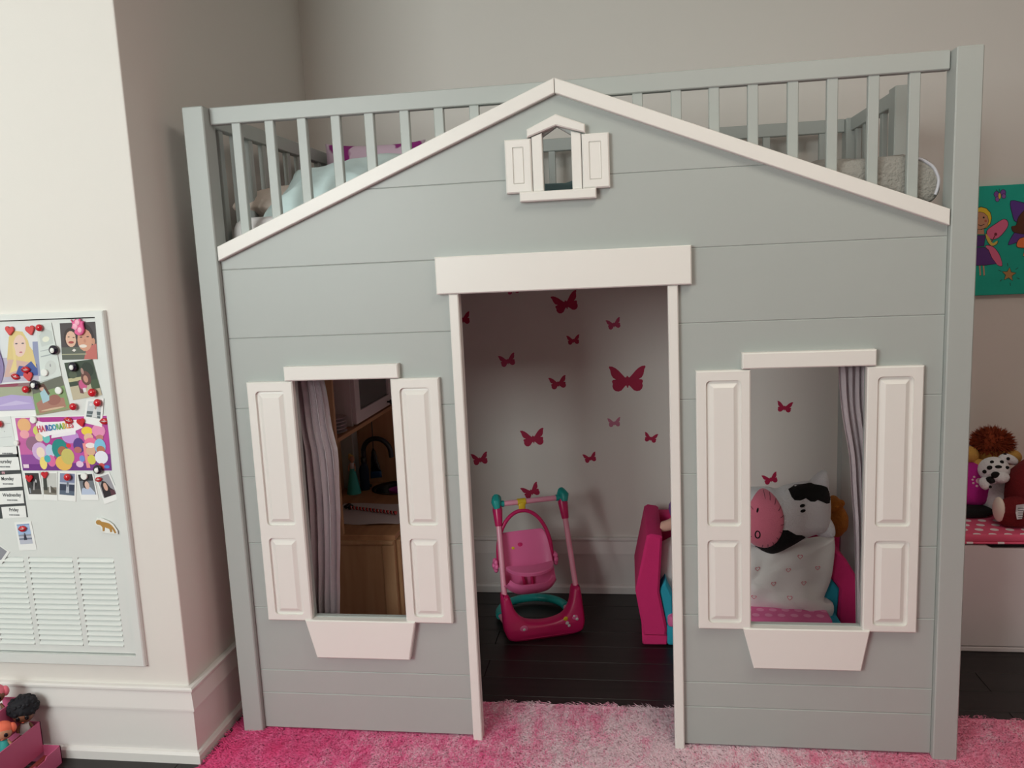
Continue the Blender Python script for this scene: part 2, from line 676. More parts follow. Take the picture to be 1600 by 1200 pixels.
def cushion_outline(w, h, pinch=0.06, n=10):
    """pillow outline with pointed corners and slightly hollow sides, centred on 0"""
    c = [(-w / 2, -h / 2), (w / 2, -h / 2), (w / 2, h / 2), (-w / 2, h / 2)]
    out = []
    for i in range(4):
        a, b = Vector(c[i]), Vector(c[(i + 1) % 4])
        nrm = Vector((-(b - a).y, (b - a).x)).normalized()
        for k in range(n):
            t = k / n
            out.append(tuple(a.lerp(b, t) + nrm * (pinch * min(w, h) * math.sin(PI * t) ** 0.8)))
    return out


def tufts(name, m, pts, length, width, parent, spread=0.5, droop=0.0, label=None, kind=None):
    """fur: many narrow blades. pts = [(point, normal)]"""
    vs, fs = [], []
    off = OFF[parent.name]
    for p, nrm in pts:
        d = (nrm + Vector((random.uniform(-1, 1), random.uniform(-1, 1), random.uniform(-1, 1))) * spread).normalized()
        d = (d + Vector((0, 0, -droop))).normalized()
        s = d.orthogonal().normalized() * width
        s.rotate(Matrix.Rotation(random.uniform(0, PI), 3, d))
        L = length * random.uniform(0.6, 1.1)
        b = Vector(p) - off
        i = len(vs)
        vs += [b - s, b + s, b + d * L * 0.55 + s * 0.7, b + d * L]
        fs += [(i, i + 1, i + 2), (i, i + 2, i + 3)]
    me = bpy.data.meshes.new(name)
    me.from_pydata([tuple(v) for v in vs], [], fs)
    me.materials.append(m)
    o = bpy.data.objects.new(name, me)
    link(o, parent)
    o['kind'] = 'stuff'
    return o


def quad_map(q):
    """(u, v) in the unit square, v up -> (x, z) inside four corners TL TR BR BL"""
    tl, tr, br, bl = [Vector(p) for p in q]
    return lambda u, v: (bl.lerp(br, u)).lerp(tl.lerp(tr, u), v)


def flat_art(name, q, y, shapes, parent, m=None, step=0.0002):
    """flat print: coloured polygons (kind, data, colour) lying one on another, front towards -Y"""
    f = quad_map(q)
    off = OFF[parent.name]
    vs, fs, cs = [], [], []
    for k, (kind, d, c) in enumerate(shapes):
        if kind == 'p':
            pts = d
        elif kind == 'e':
            cx, cy, rx, ry = d[:4]
            a0 = d[4] if len(d) > 4 else 0
            pts = []
            for i in range(14):
                a = 2 * PI * i / 14
                ex, ey = rx * math.cos(a), ry * math.sin(a)
                pts.append((cx + ex * math.cos(a0) - ey * math.sin(a0), cy + ex * math.sin(a0) + ey * math.cos(a0)))
        else:
            pts = [(d[0], d[2]), (d[1], d[2]), (d[1], d[3]), (d[0], d[3])]
        pts = ccw(pts)
        base = len(vs)
        for u, v in pts:
            p = f(u, v)
            vs.append((p.x - off.x, y - step * k - off.y, p.y - off.z))
        for t in tessellate_polygon([[Vector((u, v, 0)) for u, v in pts]]):
            a, b, c3 = [Vector((*pts[i], 0)) for i in t]
            if (b - a).cross(c3 - a).z < 0:
                t = t[::-1]
            fs.append(tuple(base + i for i in t))
            cs.append((*lin(c), 1))
    me = bpy.data.meshes.new(name)
    me.from_pydata(vs, [], fs)
    at = me.attributes.new('ink', 'FLOAT_COLOR', 'FACE')
    at.data.foreach_set('color', np.array(cs, dtype=np.float32).ravel())
    me.materials.append(m or PRINT)
    o = bpy.data.objects.new(name, me)
    return link(o, parent)


def text_mesh(name, s, size, cx, cz, y, m, parent, rot=0.0, bold=0.0, sx=1.0):
    cu = bpy.data.curves.new(name, 'FONT')
    cu.body = s
    cu.size = size
    cu.align_x, cu.align_y = 'CENTER', 'CENTER'
    cu.offset = bold
    cu.resolution_u = 2
    t = bpy.data.objects.new(name + '_src', cu)
    COL.objects.link(t)
    dg = bpy.context.evaluated_depsgraph_get()
    me = bpy.data.meshes.new_from_object(t.evaluated_get(dg))
    bpy.data.objects.remove(t)
    off = OFF[parent.name]
    M = Matrix.Translation(Vector((cx, y, cz)) - off) @ Matrix.Rotation(-rot, 4, 'Y') @ Matrix.Rotation(PI / 2, 4, 'X') @ Matrix.Diagonal((sx, 1, 1, 1))
    me.transform(M)
    me.name = name
    me.materials.clear()
    me.materials.append(m)
    o = bpy.data.objects.new(name, me)
    return link(o, parent)

# ================================================================ the setting
XL, XR, YF, YB, H = -2.6, 4.0, -3.95, 1.12, 2.80      # room
XC, YC = -0.08, -0.16                                # corner of the bumped-out wall
bm = B(); box(bm, XL - .1, XR + .1, YF - .1, YB + .1, -.05, -.006)
floor = struct('floor', bm, FLOORM)
pm = []
for x0, x1 in ((0, 1.65), (0, .825)):
    bm = B(); box(bm, x0 + .0008, x1 - .0008, .0008, .1192, -.006, 0, .0012)
    me = bpy.data.meshes.new('plank'); bm.to_mesh(me); bm.free(); me.materials.append(FLOORM); pm.append(me)
y, row = YF, 0
while y < YB:
    xs = [(XL + 1.65 * k, 0) for k in range(4)] if row % 2 == 0 else [(XL, 1)] + [(XL + .825 + 1.65 * k, 0) for k in range(3)] + [(XR - .825, 1)]
    for x, k in xs:
        if x + 1.65 < XC and y > YC:
            continue
        o = bpy.data.objects.new('plank', pm[k]); link(o, floor); o.location = (x, y, 0)
    y += .12; row += 1
bm = B(); box(bm, XL - .1, XR + .1, YF - .1, YB + .1, H, H + .1); struct('ceiling', bm, CEIL)
bm = B(); box(bm, XC - .06, XR + .1, YB, YB + .1, -.006, H); struct('wall_back', bm, WALL)
bm = B(); box(bm, XL, XC, YC, YB + .1, -.006, H, .004, 2); struct('wall_left', bm, WALL)
bm = B(); box(bm, XR, XR + .1, YF, YB, -.006, H); struct('wall_right', bm, WALLB)
wx0, wx1, wz0, wz1 = -1.90, -.10, 1.38, 2.72
bm = B(); plate(bm, rect(XL, XR + .1, -.006, H), YF, YF - .1, 0, [rect(wx0, wx1, wz0, wz1)]); struct('wall_front', bm, WALLB)
bm = B(); box(bm, XL - .1, XL, YF - .1, YC + .2, -.006, H); struct('wall_far_left', bm, WALL)
bm = B()
xm = (wx0 + wx1) / 2
plate(bm, rect(wx0, wx1, wz0, wz1), YF - .03, YF - .07, 0, [rect(wx0 + .05, xm - .02, wz0 + .05, wz1 - .05), rect(xm + .02, wx1 - .05, wz0 + .05, wz1 - .05)])
struct('window_1', bm, WHITE)


def baseboard(name, stations, k=1.0):
    """stations: functions (depth, z) -> point, one per mitre"""
    prof = [(0, .236), (.014, .236), (.019, .232), (.019, .226), (.012, .221), (.012, .216), (.019, .170), (.019, .164), (.013, .162), (.013, .036), (.020, .034), (.025, .026), (.025, .0), (0, .0)]
    bm = B()
    loops = [[bm.verts.new(s(d, z * k)) for d, z in prof] for s in stations]
    for a, b in zip(loops, loops[1:]):
        for i in range(len(prof)):
            j = (i + 1) % len(prof)
            bm.faces.new((a[i], a[j], b[j], b[i]))
    bm.faces.new(loops[0]); bm.faces.new(loops[-1][::-1])
    return struct(name, bm, TRIM)


baseboard('baseboard_left', [lambda d, z: (XL, YC - d, z), lambda d, z: (XC + d, YC - d, z), lambda d, z: (XC + d, YB - .0255, z)])
baseboard('baseboard_back', [lambda d, z: (XC, YB - d, z), lambda d, z: (XR, YB - d, z)], 1.05)

# ================================================================ loft bed built as a playhouse
bed = thing('playhouse_loft_bed', 'grey and white wooden loft bed shaped like a playhouse with shuttered windows', 'bed', (1.05, .5, 0))
PW, YP = .063, -.019                                  # post width, front face of the posts
HP = 1.898
for x in (0, 2.1 - PW):
    bm = B(); box(bm, x, x + PW, YP, .046, .004, HP, .003); obj('post', bm, GREY, bed)
    bm = B(); box(bm, x, x + PW, .978, 1.043, 0, HP, .003); obj('post', bm, GREY, bed)
bm = B(); box(bm, 2.1 - PW - .004, 2.1 - .0, .425, .487, 0, HP, .003); obj('post', bm, GREY, bed)
# siding: boards between the posts, cut round the openings
XA, XB = PW, 2.1 - PW
ST = .018
WLX, WRX = (.258, .552), (1.548, 1.846)
WZ = (.386, 1.116)
DX, DZ = (.762, 1.334), 1.345


def siding(pts):
    bm = B(); plate(bm, pts, 0, ST, .0022); obj('siding_board', bm, GREY, bed)


def notched_row(x0, x1, z0, z1, notches):
    """row x0..x1, z0..z1 minus notches [(xa, xb, za, zb)] open to the top or the bottom, or right through"""
    segs, cur = [], x0
    thru = sorted(n for n in notches if n[2] <= z0 and n[3] >= z1)
    for n in thru:
        segs.append((cur, n[0])); cur = n[1]
    segs.append((cur, x1))
    for a, b in segs:
        pts = [(a, z0)]
        for n in sorted(n for n in notches if n not in thru and n[2] <= z0 and a <= n[0] and n[1] <= b):
            pts += [(n[0], z0), (n[0], n[3]), (n[1], n[3]), (n[1], z0)]
        pts += [(b, z0), (b, z1)]
        for n in sorted((n for n in notches if n not in thru and n[3] >= z1 and a <= n[0] and n[1] <= b), reverse=True):
            pts += [(n[1], z1), (n[1], n[2]), (n[0], n[2]), (n[0], z1)]
        pts.append((a, z1))
        siding(pts)


rows = [.012, .130, .206, .411, .617, .824, 1.033, 1.242, 1.442]
op = [(*WLX, *WZ), (*WRX, *WZ), (*DX, -1, DZ)]
for z0, z1 in zip(rows, rows[1:]):
    notched_row(XA, XB, z0, z1, [o for o in op if o[2] < z1 and o[3] > z0])
RS = .3955                                            # roof slope


def roof_z(x):
    return 1.487 + RS * (min(x, 2.1 - x) - .066)


xg = .066 + (1.646 - 1.487) / RS
GX = (1.0115, 1.0885)
siding([(XA, 1.442), (XB, 1.442), (XB, roof_z(XB)), (2.1 - xg, 1.646), (GX[1], 1.646), (GX[1], 1.604), (GX[0], 1.604), (GX[0], 1.646), (xg, 1.646), (XA, roof_z(XA))])
siding([(xg, 1.646), (GX[0], 1.646), (GX[0], 1.754), (1.05, 1.778), (GX[1], 1.754), (GX[1], 1.646), (2.1 - xg, 1.646), (1.05, roof_z(1.05))])
# white trims on the front
TY = -.020


def trim(name, pts, yf=TY, bev=.003, yb=0.0):
    bm = B(); plate(bm, pts, yf, yb, bev); return obj(name, bm, WHITE, bed)


trim('roof_trim', [(.0665, 1.468), (1.0492, 1.860), (1.0492, 1.8985), (.0665, 1.5085)], TY, .002, ST + .004)
trim('roof_trim', [(2.0335, 1.468), (2.0335, 1.5085), (1.0508, 1.8985), (1.0508, 1.860)], TY, .002, ST + .004)
trim('door_header', rect(.7025, 1.396, 1.347, 1.450), -.024)
trim('door_jamb', rect(.735, .7625, .004, 1.346), -.018, .003, ST)
trim('door_jamb', rect(1.3335, 1.3605, .004, 1.346), -.018, .003, ST)
trim('window_header', rect(.236, .5775, 1.1155, 1.157), -.024)
trim('window_header', rect(1.5255, 1.865, 1.1165, 1.1595), -.024)
trim('flower_box', [(.265, .2625), (.5555, .2625), (.580, .3835), (.236, .3835)], -.026)
trim('flower_box', [(1.5545, .2655), (1.8415, .2655), (1.863, .3845), (1.525, .3845)], -.026)
trim('gable_header', [(.972, 1.7505), (1.05, 1.777), (1.1265, 1.7535), (1.1265, 1.776), (1.05, 1.806), (.972, 1.772)], -.024)
trim('gable_jamb', [(.9835, 1.611), (1.0115, 1.611), (1.0115, 1.762), (.9835, 1.7525)], -.016, .002)
trim('gable_jamb', [(1.0885, 1.611), (1.1145, 1.611), (1.1145, 1.7545), (1.0885, 1.7615)], -.016, .002)
trim('gable_sill', rect(.9465, 1.1515, 1.585, 1.6105), -.026)


def shutter(name, x0, x1, z0, z1, panels, small=False):
    yf = -.020
    dep, rim, wid, rad = (.0035, .0018, .0035, .003) if small else (.0085, .009, .0195, .012)
    bm = B()
    plate(bm, rect(x0, x1, z0, z1), yf, 0, .0035, [rrect(*p, rad) for p in panels], dep)
    s = obj(name, bm, WHITE, bed)
    for p in panels:
        bm = B()
        prev = None
        for ins, d, r in ((.0, dep - .0005, rad), (rim * .5, dep - .0002, rad * .6), (rim, dep - .001, rad * .25), (wid, .0008 if not small else 0, 0), (wid + .001, 0.0003, 0)):
            lp = [bm.verts.new((a, yf + d, b)) for a, b in rrect(p[0] + ins, p[1] - ins, p[2] + ins, p[3] - ins, r)]
            if prev:
                for i in range(len(lp)):
                    j = (i + 1) % len(lp)
                    bm.faces.new((prev[i], prev[j], lp[j], lp[i]))
            prev = lp
        bm.faces.new(prev)
        obj('raised_panel', bm, WHITE, s)


for x0, x1 in ((.1155, .2575), (.5515, .6925), (1.4045, 1.5475), (1.8440, 1.9845)):
    shutter('window_shutter', x0, x1, .378, 1.1135, [(x0 + .0255, x1 - .0245, .679, 1.0870), (x0 + .0255, x1 - .0245, .397, .640)])
shutter('gable_shutter', .9105, .982, 1.609, 1.749, [(.931, .962, 1.632, 1.729)], True)
shutter('gable_shutter', 1.1165, 1.188, 1.611, 1.7515, [(1.1345, 1.1685, 1.632, 1.731)], True)
# rails and balusters
RZ0, RZ1 = 1.8515, 1.8985
bm = B(); box(bm, PW, 2.1 - PW - .002, .015, .043, RZ0, RZ1, .0025); obj('top_rail', bm, GREY, bed)
sl = [.138, .237, .333, .432, .529, .630, .727, .826, 1.265, 1.365, 1.462, 1.560, 1.660, 1.757, 1.857, 1.955]
bb = B(); box(bb, -.0135, .0135, -.009, .009, 0, 1, .002)
BMESH = bpy.data.meshes.new('baluster'); bb.to_mesh(BMESH); bb.free(); BMESH.materials.append(GREY)


def baluster(x, y, z0, z1, rot=0.0):
    o = bpy.data.objects.new('baluster', BMESH)
    link(o, bed)
    o.location = Vector((x, y, z0)) - OFF[bed.name]
    o.rotation_euler = (0, 0, rot)
    o.scale = (1, 1, z1 - z0)


for x in sl:
    baluster(x, .029, 1.45, RZ0 + .001)
bm = B(); box(bm, PW, 2.1 - PW, 1.000, 1.030, RZ0, RZ1, .0025); obj('top_rail', bm, GREY, bed)
for k in range(19):
    baluster(.1395 + k * .1012, 1.014, 1.45, RZ0 + .001)
bm = B(); box(bm, .018, .048, .046, .978, RZ0, RZ1, .0025); obj('top_rail', bm, GREY, bed)
for k in range(9):
    baluster(.033, .115 + k * .098, 1.45, RZ0 + .001, PI / 2)
bm = B(); box(bm, 2.052, 2.082, .487, .978, RZ0, RZ1, .0025); obj('top_rail', bm, GREY, bed)
for k in range(5):
    baluster(2.067, .545 + k * .098, 1.45, RZ0 + .001, PI / 2)
# bed box: side boards and the deck the mattress lies on
bm = B(); box(bm, PW, 2.1 - PW, 1.000, 1.022, 1.34, 1.50, .002); obj('side_board', bm, GREY, bed)
bm = B(); box(bm, .022, .044, .046, .978, 1.34, 1.50, .002); obj('side_board', bm, GREY, bed)
bm = B(); box(bm, 2.056, 2.078, .046, .978, 1.34, 1.50, .002); obj('side_board', bm, GREY, bed)
for k in range(10):
    bm = B(); y0 = .05 + k * .095
    box(bm, .044, 2.056, y0, y0 + .0935, 1.398, 1.418, .001); obj('deck_board', bm, GREY, bed)

# ---------------------------------------------------------------- bedding on the deck
bm = B(); box(bm, .056, 2.030, .074, .985, 1.419, 1.598, .045, 4)
for v in bm.verts:
    v.co.z += noise.noise(v.co * 6) * .004
tag(obj('mattress', bm, SHEET, None, 1.2, (1.05, .5, 1.419)), 'white sheeted mattress on the upper deck of the playhouse bed', 'mattress')


def pillow(name, label, m, w, h, t, loc, rot, group=None, pinch=.05, wr=.012, n=12):
    P = Puff(cushion_outline(w, h, pinch, n), t / 2, (0, 0, 0), (1, 0, 0), (0, 1, 0), (0, 0, 1), wrinkle=wr, wscale=9)
    bm = B(); P.mesh(bm, 12)
    o = obj(name, bm, m, None, 1.3)
    o.location, o.rotation_euler = loc, rot
    tag(o, label, 'pillow', group)
    return o


pillow('pillow', 'peach bed pillow at the left end of the upper bed', PEACH, .54, .34, .13, (.235, .470, 1.668), (.10, -.14, 1.08))
pillow('pillow', 'pale mint bed pillow tilted up behind the front balusters', MINT, .42, .30, .14, (.350, .250, 1.676), (.52, -.10, -.06))
pillow('pillow', 'purple and white patterned cushion against the back rail of the bed', PURPAT, .40, .34, .12, (.27, .85, 1.755), (1.25, .02, .02))
# rumpled aqua duvet
bm = B()
nx, ny = 34, 18
g = []
for i in range(nx + 1):
    for j in range(ny + 1):
        x, y = .62 + 1.02 * i / nx, .16 + .74 * j / ny
        e = min(i, nx - i, j * 1.5, (ny - j) * 1.5) / 5
        z = 1.604 + .062 * min(1, e) + (noise.noise(Vector((x * 7, y * 7, 2))) * .022 + noise.noise(Vector((x * 17, y * 15, 5))) * .008) * min(1, e)
        g.append(bm.verts.new((x, y, max(1.603, z))))
for i in range(nx):
    for j in range(ny):
        a = i * (ny + 1) + j
        bm.faces.new((g[a], g[a + ny + 1], g[a + ny + 2], g[a + 1]))
bmesh.ops.solidify(bm, geom=bm.faces[:], thickness=.004)
tag(obj('duvet', bm, AQUA, None, 1.3, (1.1, .5, 1.6)), 'rumpled aqua duvet seen through the little gable window', 'duvet')
# folded grey fleece at the right end
root = thing('blanket', 'folded grey fleece blanket with satin edge at the right end of the bed', 'blanket', (1.9, .3, 1.598))


def fold(x0, x1, y0, y1, z0, z1, sd):
    P = Puff([(a, b) for a, b in rrect(x0, x1, y0, y1, .05, 8)], z1 - z0, (0, 0, z0), (1, 0, 0), (0, 1, 0), (0, 0, 1), back=.002, p=5, q=.5, wrinkle=.014, wscale=9 + sd)
    P.o = densify(P.o, .03)
    bm = B(); P.mesh(bm, 10)
    return bm


obj('lower_fold', fold(1.66, 2.035, .070, .62, 1.600, 1.640, 0), FLEECE, root, 1.2)
obj('upper_fold', fold(1.70, 2.030, .085, .60, 1.630, 1.668, 2), FLEECE, root, 1.2)
HG = Puff(densify(smooth_loop([(1.72, 1.560), (1.86, 1.535), (1.99, 1.528), (2.028, 1.545), (2.036, 1.585), (2.022, 1.622), (1.985, 1.648), (1.90, 1.655), (1.80, 1.648), (1.72, 1.62)], 4), .02), .016, (0, .062, 0), back=.010, wrinkle=.005, wscale=11, p=3, q=.45)
bm = B(); HG.mesh(bm, 9); obj('hanging_edge', bm, FLEECE, root, 1.2)
bm = B()
SE = [(1.955, 1.6505), (1.985, 1.648), (2.008, 1.635), (2.022, 1.622), (2.031, 1.604), (2.036, 1.585), (2.033, 1.562), (2.028, 1.545)]
tube(bm, spline([HG.on(HG.c[0] + (x - HG.c[0]) * .95, HG.c[1] + (z - HG.c[1]) * .90, .001) for x, z in SE], 4), .0042, 8)
obj('satin_edge', bm, SATIN, root, 1.0, label='shiny satin edging')

# ---------------------------------------------------------------- curtains behind the two windows


def curtain(label, xl, xr, z0, z1, y0, seed, folds=5):
    """xl, xr: edge as [(z, x)] from the top"""
    def at(t, tab):
        z = z1 + (z0 - z1) * t
        for (za, xa), (zb, xb) in zip(tab, tab[1:]):
            if za >= z >= zb:
                return xa + (xb - xa) * (za - z) / (za - zb)
        return tab[-1][1] if z < tab[-1][0] else tab[0][1]
    bm = B()
    nu, nv = folds * 8, 30
    g = []
    for j in range(nv + 1):
        t = j / nv
        a, b = at(t, xl), at(t, xr)
        for i in range(nu + 1):
            u = i / nu
            ph = u * folds * 2 * PI + .7 * math.sin(3 * t + seed) + 1.1 * noise.noise(Vector((u * 3, t * 1.5, seed)))
            amp = .010 + .006 * t
            y = y0 + amp * math.sin(ph) + .008 * noise.noise(Vector((u * 9, t * 3, seed + 3)))
            x = a + (b - a) * (u + .012 * math.sin(2 * ph)) + .004 * noise.noise(Vector((u * 2, t * 9, seed)))
            g.append(bm.verts.new((x, y, z1 + (z0 - z1) * t)))
    for j in range(nv):
        for i in range(nu):
            a = j * (nu + 1) + i
            bm.faces.new((g[a], g[a + 1], g[a + nu + 2], g[a + nu + 1]))
    bmesh.ops.solidify(bm, geom=bm.faces[:], thickness=.0015)
    o = obj('curtain', bm, CURT, None, 1.5, ((xl[0][1] + xr[0][1]) / 2, y0, z1))
    tag(o, label, 'curtain', 'sheer curtains in the playhouse windows')
    return o


curtain('gathered white curtain hanging inside the left playhouse window', [(1.2, .15), (.2, .15)], [(1.2, .318), (1.098, .320), (.98, .332), (.89, .345), (.70, .342), (.594, .333), (.354, .315), (.2, .312)], .20, 1.24, .058, 1.0, 9)
curtain('gathered white curtain hanging inside the right playhouse window', [(1.2, 1.78), (1.105, 1.790), (.98, 1.800), (.878, 1.819), (.602, 1.841), (.374, 1.850), (.2, 1.852)], [(1.2, 1.96), (.2, 1.96)], .20, 1.24, .058, 4.0, 10)
for nm, x0, x1 in (('left', .10, .70), ('right', 1.40, 2.00)):
    bm = B(); tube(bm, [(x0, .054, 1.246), (x1, .054, 1.246)], .007, 10)
    for x in (x0 + .01, x1 - .01):
        box(bm, x - .006, x + .006, .0185, .05, 1.240, 1.252)
    tag(obj('curtain_rod', bm, WHITE, None, 1.0, ((x0 + x1) / 2, .054, 1.246)), f'thin white rod behind the {nm} playhouse window header', 'rod')

# ================================================================ rug
rug = thing('rug', 'shaggy pink rug under the playhouse front, hot pink fading to pale pink', 'rug', (1.3, -.5, 0))
RX0, RX1, RY0, RY1 = -.045, 2.95, -1.5, .205
bm = B(); box(bm, RX0 + .006, RX1, RY0, RY1 - .006, .0005, .005); obj('backing', bm, RUGM, rug)


def pile(name, n, x0, x1, y0, y1, ln, wd, seed):
    rg = np.random.default_rng(seed)
    x = rg.uniform(x0, x1, n); yy = rg.uniform(y0, y1, n)
    ed = .012 * np.sin(x * 40) * np.sin(x * 17 + 1) + rg.normal(0, .004, n)
    yy = np.where(yy > RY1 - .02, yy + ed, yy)
    az = rg.uniform(0, 2 * np.pi, n) * .35 + 2.6 + .9 * np.sin(x * 3.1) * np.cos(yy * 4.3)
    an = rg.uniform(0, 2 * np.pi, n)
    L = ln * rg.uniform(.65, 1.2, n)
    tilt = rg.uniform(.9, 1.38, n)
    w = wd * rg.uniform(.7, 1.3, n)
    dx, dy = np.cos(az) * np.sin(tilt), np.sin(az) * np.sin(tilt)
    dz = np.cos(tilt)
    sx, sy = np.cos(an) * w, np.sin(an) * w
    hump = .010 * np.exp(-(((x - .13) / .12) ** 2 + ((yy + .06) / .05) ** 2))
    b = np.stack([x, yy, .0045 + hump], 1)
    s = np.stack([sx, sy, np.zeros(n)], 1)
    d1 = np.stack([dx * .35 * L, dy * .35 * L, dz * .5 * L], 1)
    d2 = np.stack([dx * L, dy * L, dz * .62 * L], 1)
    P = np.stack([b - s, b + s, b + d1 + s * .9, b + d1 - s * .9, b + d2], 1).reshape(-1, 3) - np.array([1.3, -.5, 0])
    i = np.arange(n) * 5
    tri = np.stack([i, i + 1, i + 2, i, i + 2, i + 3, i + 3, i + 2, i + 4], 1).reshape(-1, 3)
    me = bpy.data.meshes.new(name)
    me.vertices.add(len(P)); me.vertices.foreach_set('co', P.astype(np.float32).ravel())
    me.loops.add(tri.size); me.loops.foreach_set('vertex_index', tri.astype(np.int32).ravel())
    me.polygons.add(len(tri)); me.polygons.foreach_set('loop_start', np.arange(0, tri.size, 3, dtype=np.int32))
    me.update(calc_edges=True)
    me.materials.append(RUGM)
    o = link(bpy.data.objects.new(name, me), rug)
    o['kind'] = 'stuff'


pile('pile', 95000, RX0, RX1, -.36, RY1, .017, .0015, 1)
pile('pile', 30000, RX0, RX1, RY0, -.36, .024, .003, 2)

# ================================================================ access panel with louvres in the bumped-out wall
YD = -.168
panel = thing('access_panel', 'white steel access panel with louvred vents in the left wall', 'access panel', (-.47, YC, .82))
PX0, PX1, PZ0, PZ1 = -.706, -.232, .335, 1.3255
bm = B(); plate(bm, rect(PX0 - .0285, PX1 + .0285, PZ0 - .037, PZ1 + .020), YC - .016, YC, .003, [rect(PX0 - .0035, PX1 + .0035, PZ0 - .0035, PZ1 + .0035)], .0155)
obj('frame', bm, PANELM, panel)
vents = [(-.382, -.267), (-.5415, -.3985), (-.672, -.5575)]
VZ0, VZ1 = .3565, .6315
bm = B(); plate(bm, rect(PX0, PX1, PZ0, PZ1), YD, YC - .001, .001, [rect(a, b, VZ0, VZ1) for a, b in vents])
door = obj('door', bm, PANELM, panel)
bm = B(); box(bm, PX0 - .0033, PX1 + .0033, YC - .0012, YC - .0002, PZ0 - .0033, PZ1 + .0033); obj('shade_backing', bm, DARK, panel)  # dark sheet giving the vents and door gap their shade by colour
slm = {}
NS = 17
for a, b in vents:
    w = round(b - a, 4)
    if w not in slm:
        bm = B()
        pr = [(.0062, .0158), (.0050, .0158), (-.0048, .0042), (-.0052, .0022), (-.0042, .0022), (-.0030, .0040)]
        l0 = [bm.verts.new((-w / 2, y, z)) for y, z in pr]; l1 = [bm.verts.new((w / 2, y, z)) for y, z in pr]
        for i in range(6):
            bm.faces.new((l0[i], l0[(i + 1) % 6], l1[(i + 1) % 6], l1[i]))
        bm.faces.new(l0); bm.faces.new(l1[::-1])
        bmesh.ops.recalc_face_normals(bm, faces=bm.faces[:])
        me = bpy.data.meshes.new('slat'); bm.to_mesh(me); bm.free(); me.materials.append(PANELM); slm[w] = me
    for k in range(NS):
        o = link(bpy.data.objects.new('slat', slm[w]), panel)
        o.location = Vector(((a + b) / 2, YD + .0018, VZ0 + k * (VZ1 - VZ0) / NS)) - OFF[panel.name]

# ---------------------------------------------------------------- photographs and papers stuck to the panel
LAY = {0: YD - .0004, 1: YD - .0012, 2: YD - .0020, 3: YD - .0028}


def paper(name, label, cat, q, layer, shapes, border=PAPER, group=None):
    y = LAY[layer]
    c = [sum(p[i] for p in q) / 4 for i in (0, 1)]
    t = thing(name, label, cat, (c[0], y, c[1]), group)
    bm = B(); plate(bm, [q[3], q[2], q[1], q[0]], y - .0003, y + .0003); obj('sheet', bm, border, t)
    if shapes:
        flat_art('print', q, y - .0006, shapes, t, step=.00003)
    return t


def R(x0, x1, y0, y1, c):
    return ('r', (x0, x1, y0, y1), c)


def E(cx, cy, rx, ry, c, a=0):
    return ('e', (cx, cy, rx, ry, a), c)


def P(pts, c):
    return ('p', pts, c)


paper('portrait_print', 'large print of a long-haired blonde woman in blue, held by red hearts', 'photo',
      [(-.5691, 1.3155), (-.4048, 1.3153), (-.4204, 1.1524), (-.5958, 1.1456)], 1,
      [R(0, 1, 0, 1, (226, 230, 232)), R(0, .95, .03, .45, (196, 190, 208)), R(.86, 1, .1, .7, (150, 158, 190)),
       P([(.42, .80), (.52, .90), (.68, .88), (.78, .72), (.84, .45), (.92, .30), (.88, .14), (.66, .16), (.44, .16), (.38, .42)], (226, 204, 140)),
       P([(.32, .12), (.40, .42), (.55, .40), (.84, .34), (.95, .12)], (214, 180, 170)),
       P([(.52, .12), (.60, .30), (.70, .28), (.84, .38), (.93, .30), (.94, .12)], (70, 92, 160)),
       E(.62, .64, .12, .19, (236, 206, 192)), P([(.48, .74), (.50, .40), (.42, .18), (.56, .22), (.54, .55)], (232, 212, 150)),
       P([(.76, .68), (.80, .40), (.92, .24), (.86, .55)], (228, 204, 140)),
       E(.56, .68, .025, .012, (90, 84, 100)), E(.68, .68, .025, .012, (90, 84, 100)), E(.64, .53, .03, .012, (200, 120, 130))])
paper('sketch_sheet', 'white sheet with faint pencil sketches beside the blonde portrait', 'drawing',
      [(-.413, 1.3138), (-.3669, 1.3175), (-.3564, 1.1673), (-.4224, 1.1525)], 2,
      [R(0, 1, 0, 1, (218, 226, 222)), P([(.1, .80), (.5, .92), (.95, .84), (.9, .62), (.2, .6)], (204, 212, 208)), E(.5, .72, .22, .05, (236, 238, 220)),
       R(.1, .9, .42, .44, (170, 180, 182)), R(.1, .6, .52, .535, (180, 188, 190)), E(.55, .2, .3, .13, (208, 214, 210)), E(.55, .24, .03, .03, (150, 150, 155))])
paper('selfie_photo', 'photo of a laughing child and a smiling man under the pink creature magnet', 'photo',
      [(-.3417, 1.3149), (-.2341, 1.3156), (-.2401, 1.2113), (-.3481, 1.2125)], 1,
      [R(0, 1, 0, 1, (74, 68, 70)), R(0, 1, 0, .34, (96, 102, 92)), P([(.62, 0), (.72, .32), (1, .42), (1, 0)], (196, 110, 104)), R(0, .7, .13, .16, (168, 168, 140)),
       E(.28, .60, .19, .27, (58, 46, 46)), E(.29, .56, .15, .22, (228, 188, 164)), E(.68, .62, .26, .34, (48, 38, 40)), E(.68, .52, .21, .30, (214, 158, 132)),
       E(.92, .48, .05, .09, (206, 150, 124)), E(.29, .47, .08, .035, (170, 70, 66)), E(.62, .36, .11, .045, (238, 228, 218)), E(.23, .62, .03, .012, (60, 44, 44)), E(.37, .60, .03, .012, (60, 44, 44)),
       E(.58, .60, .04, .014, (60, 44, 44)), E(.77, .61, .04, .014, (60, 44, 44)), E(.68, .50, .035, .05, (200, 140, 116)), P([(.30, .25), (.36, .30), (.42, .26), (.36, .21)], (236, 232, 226))])
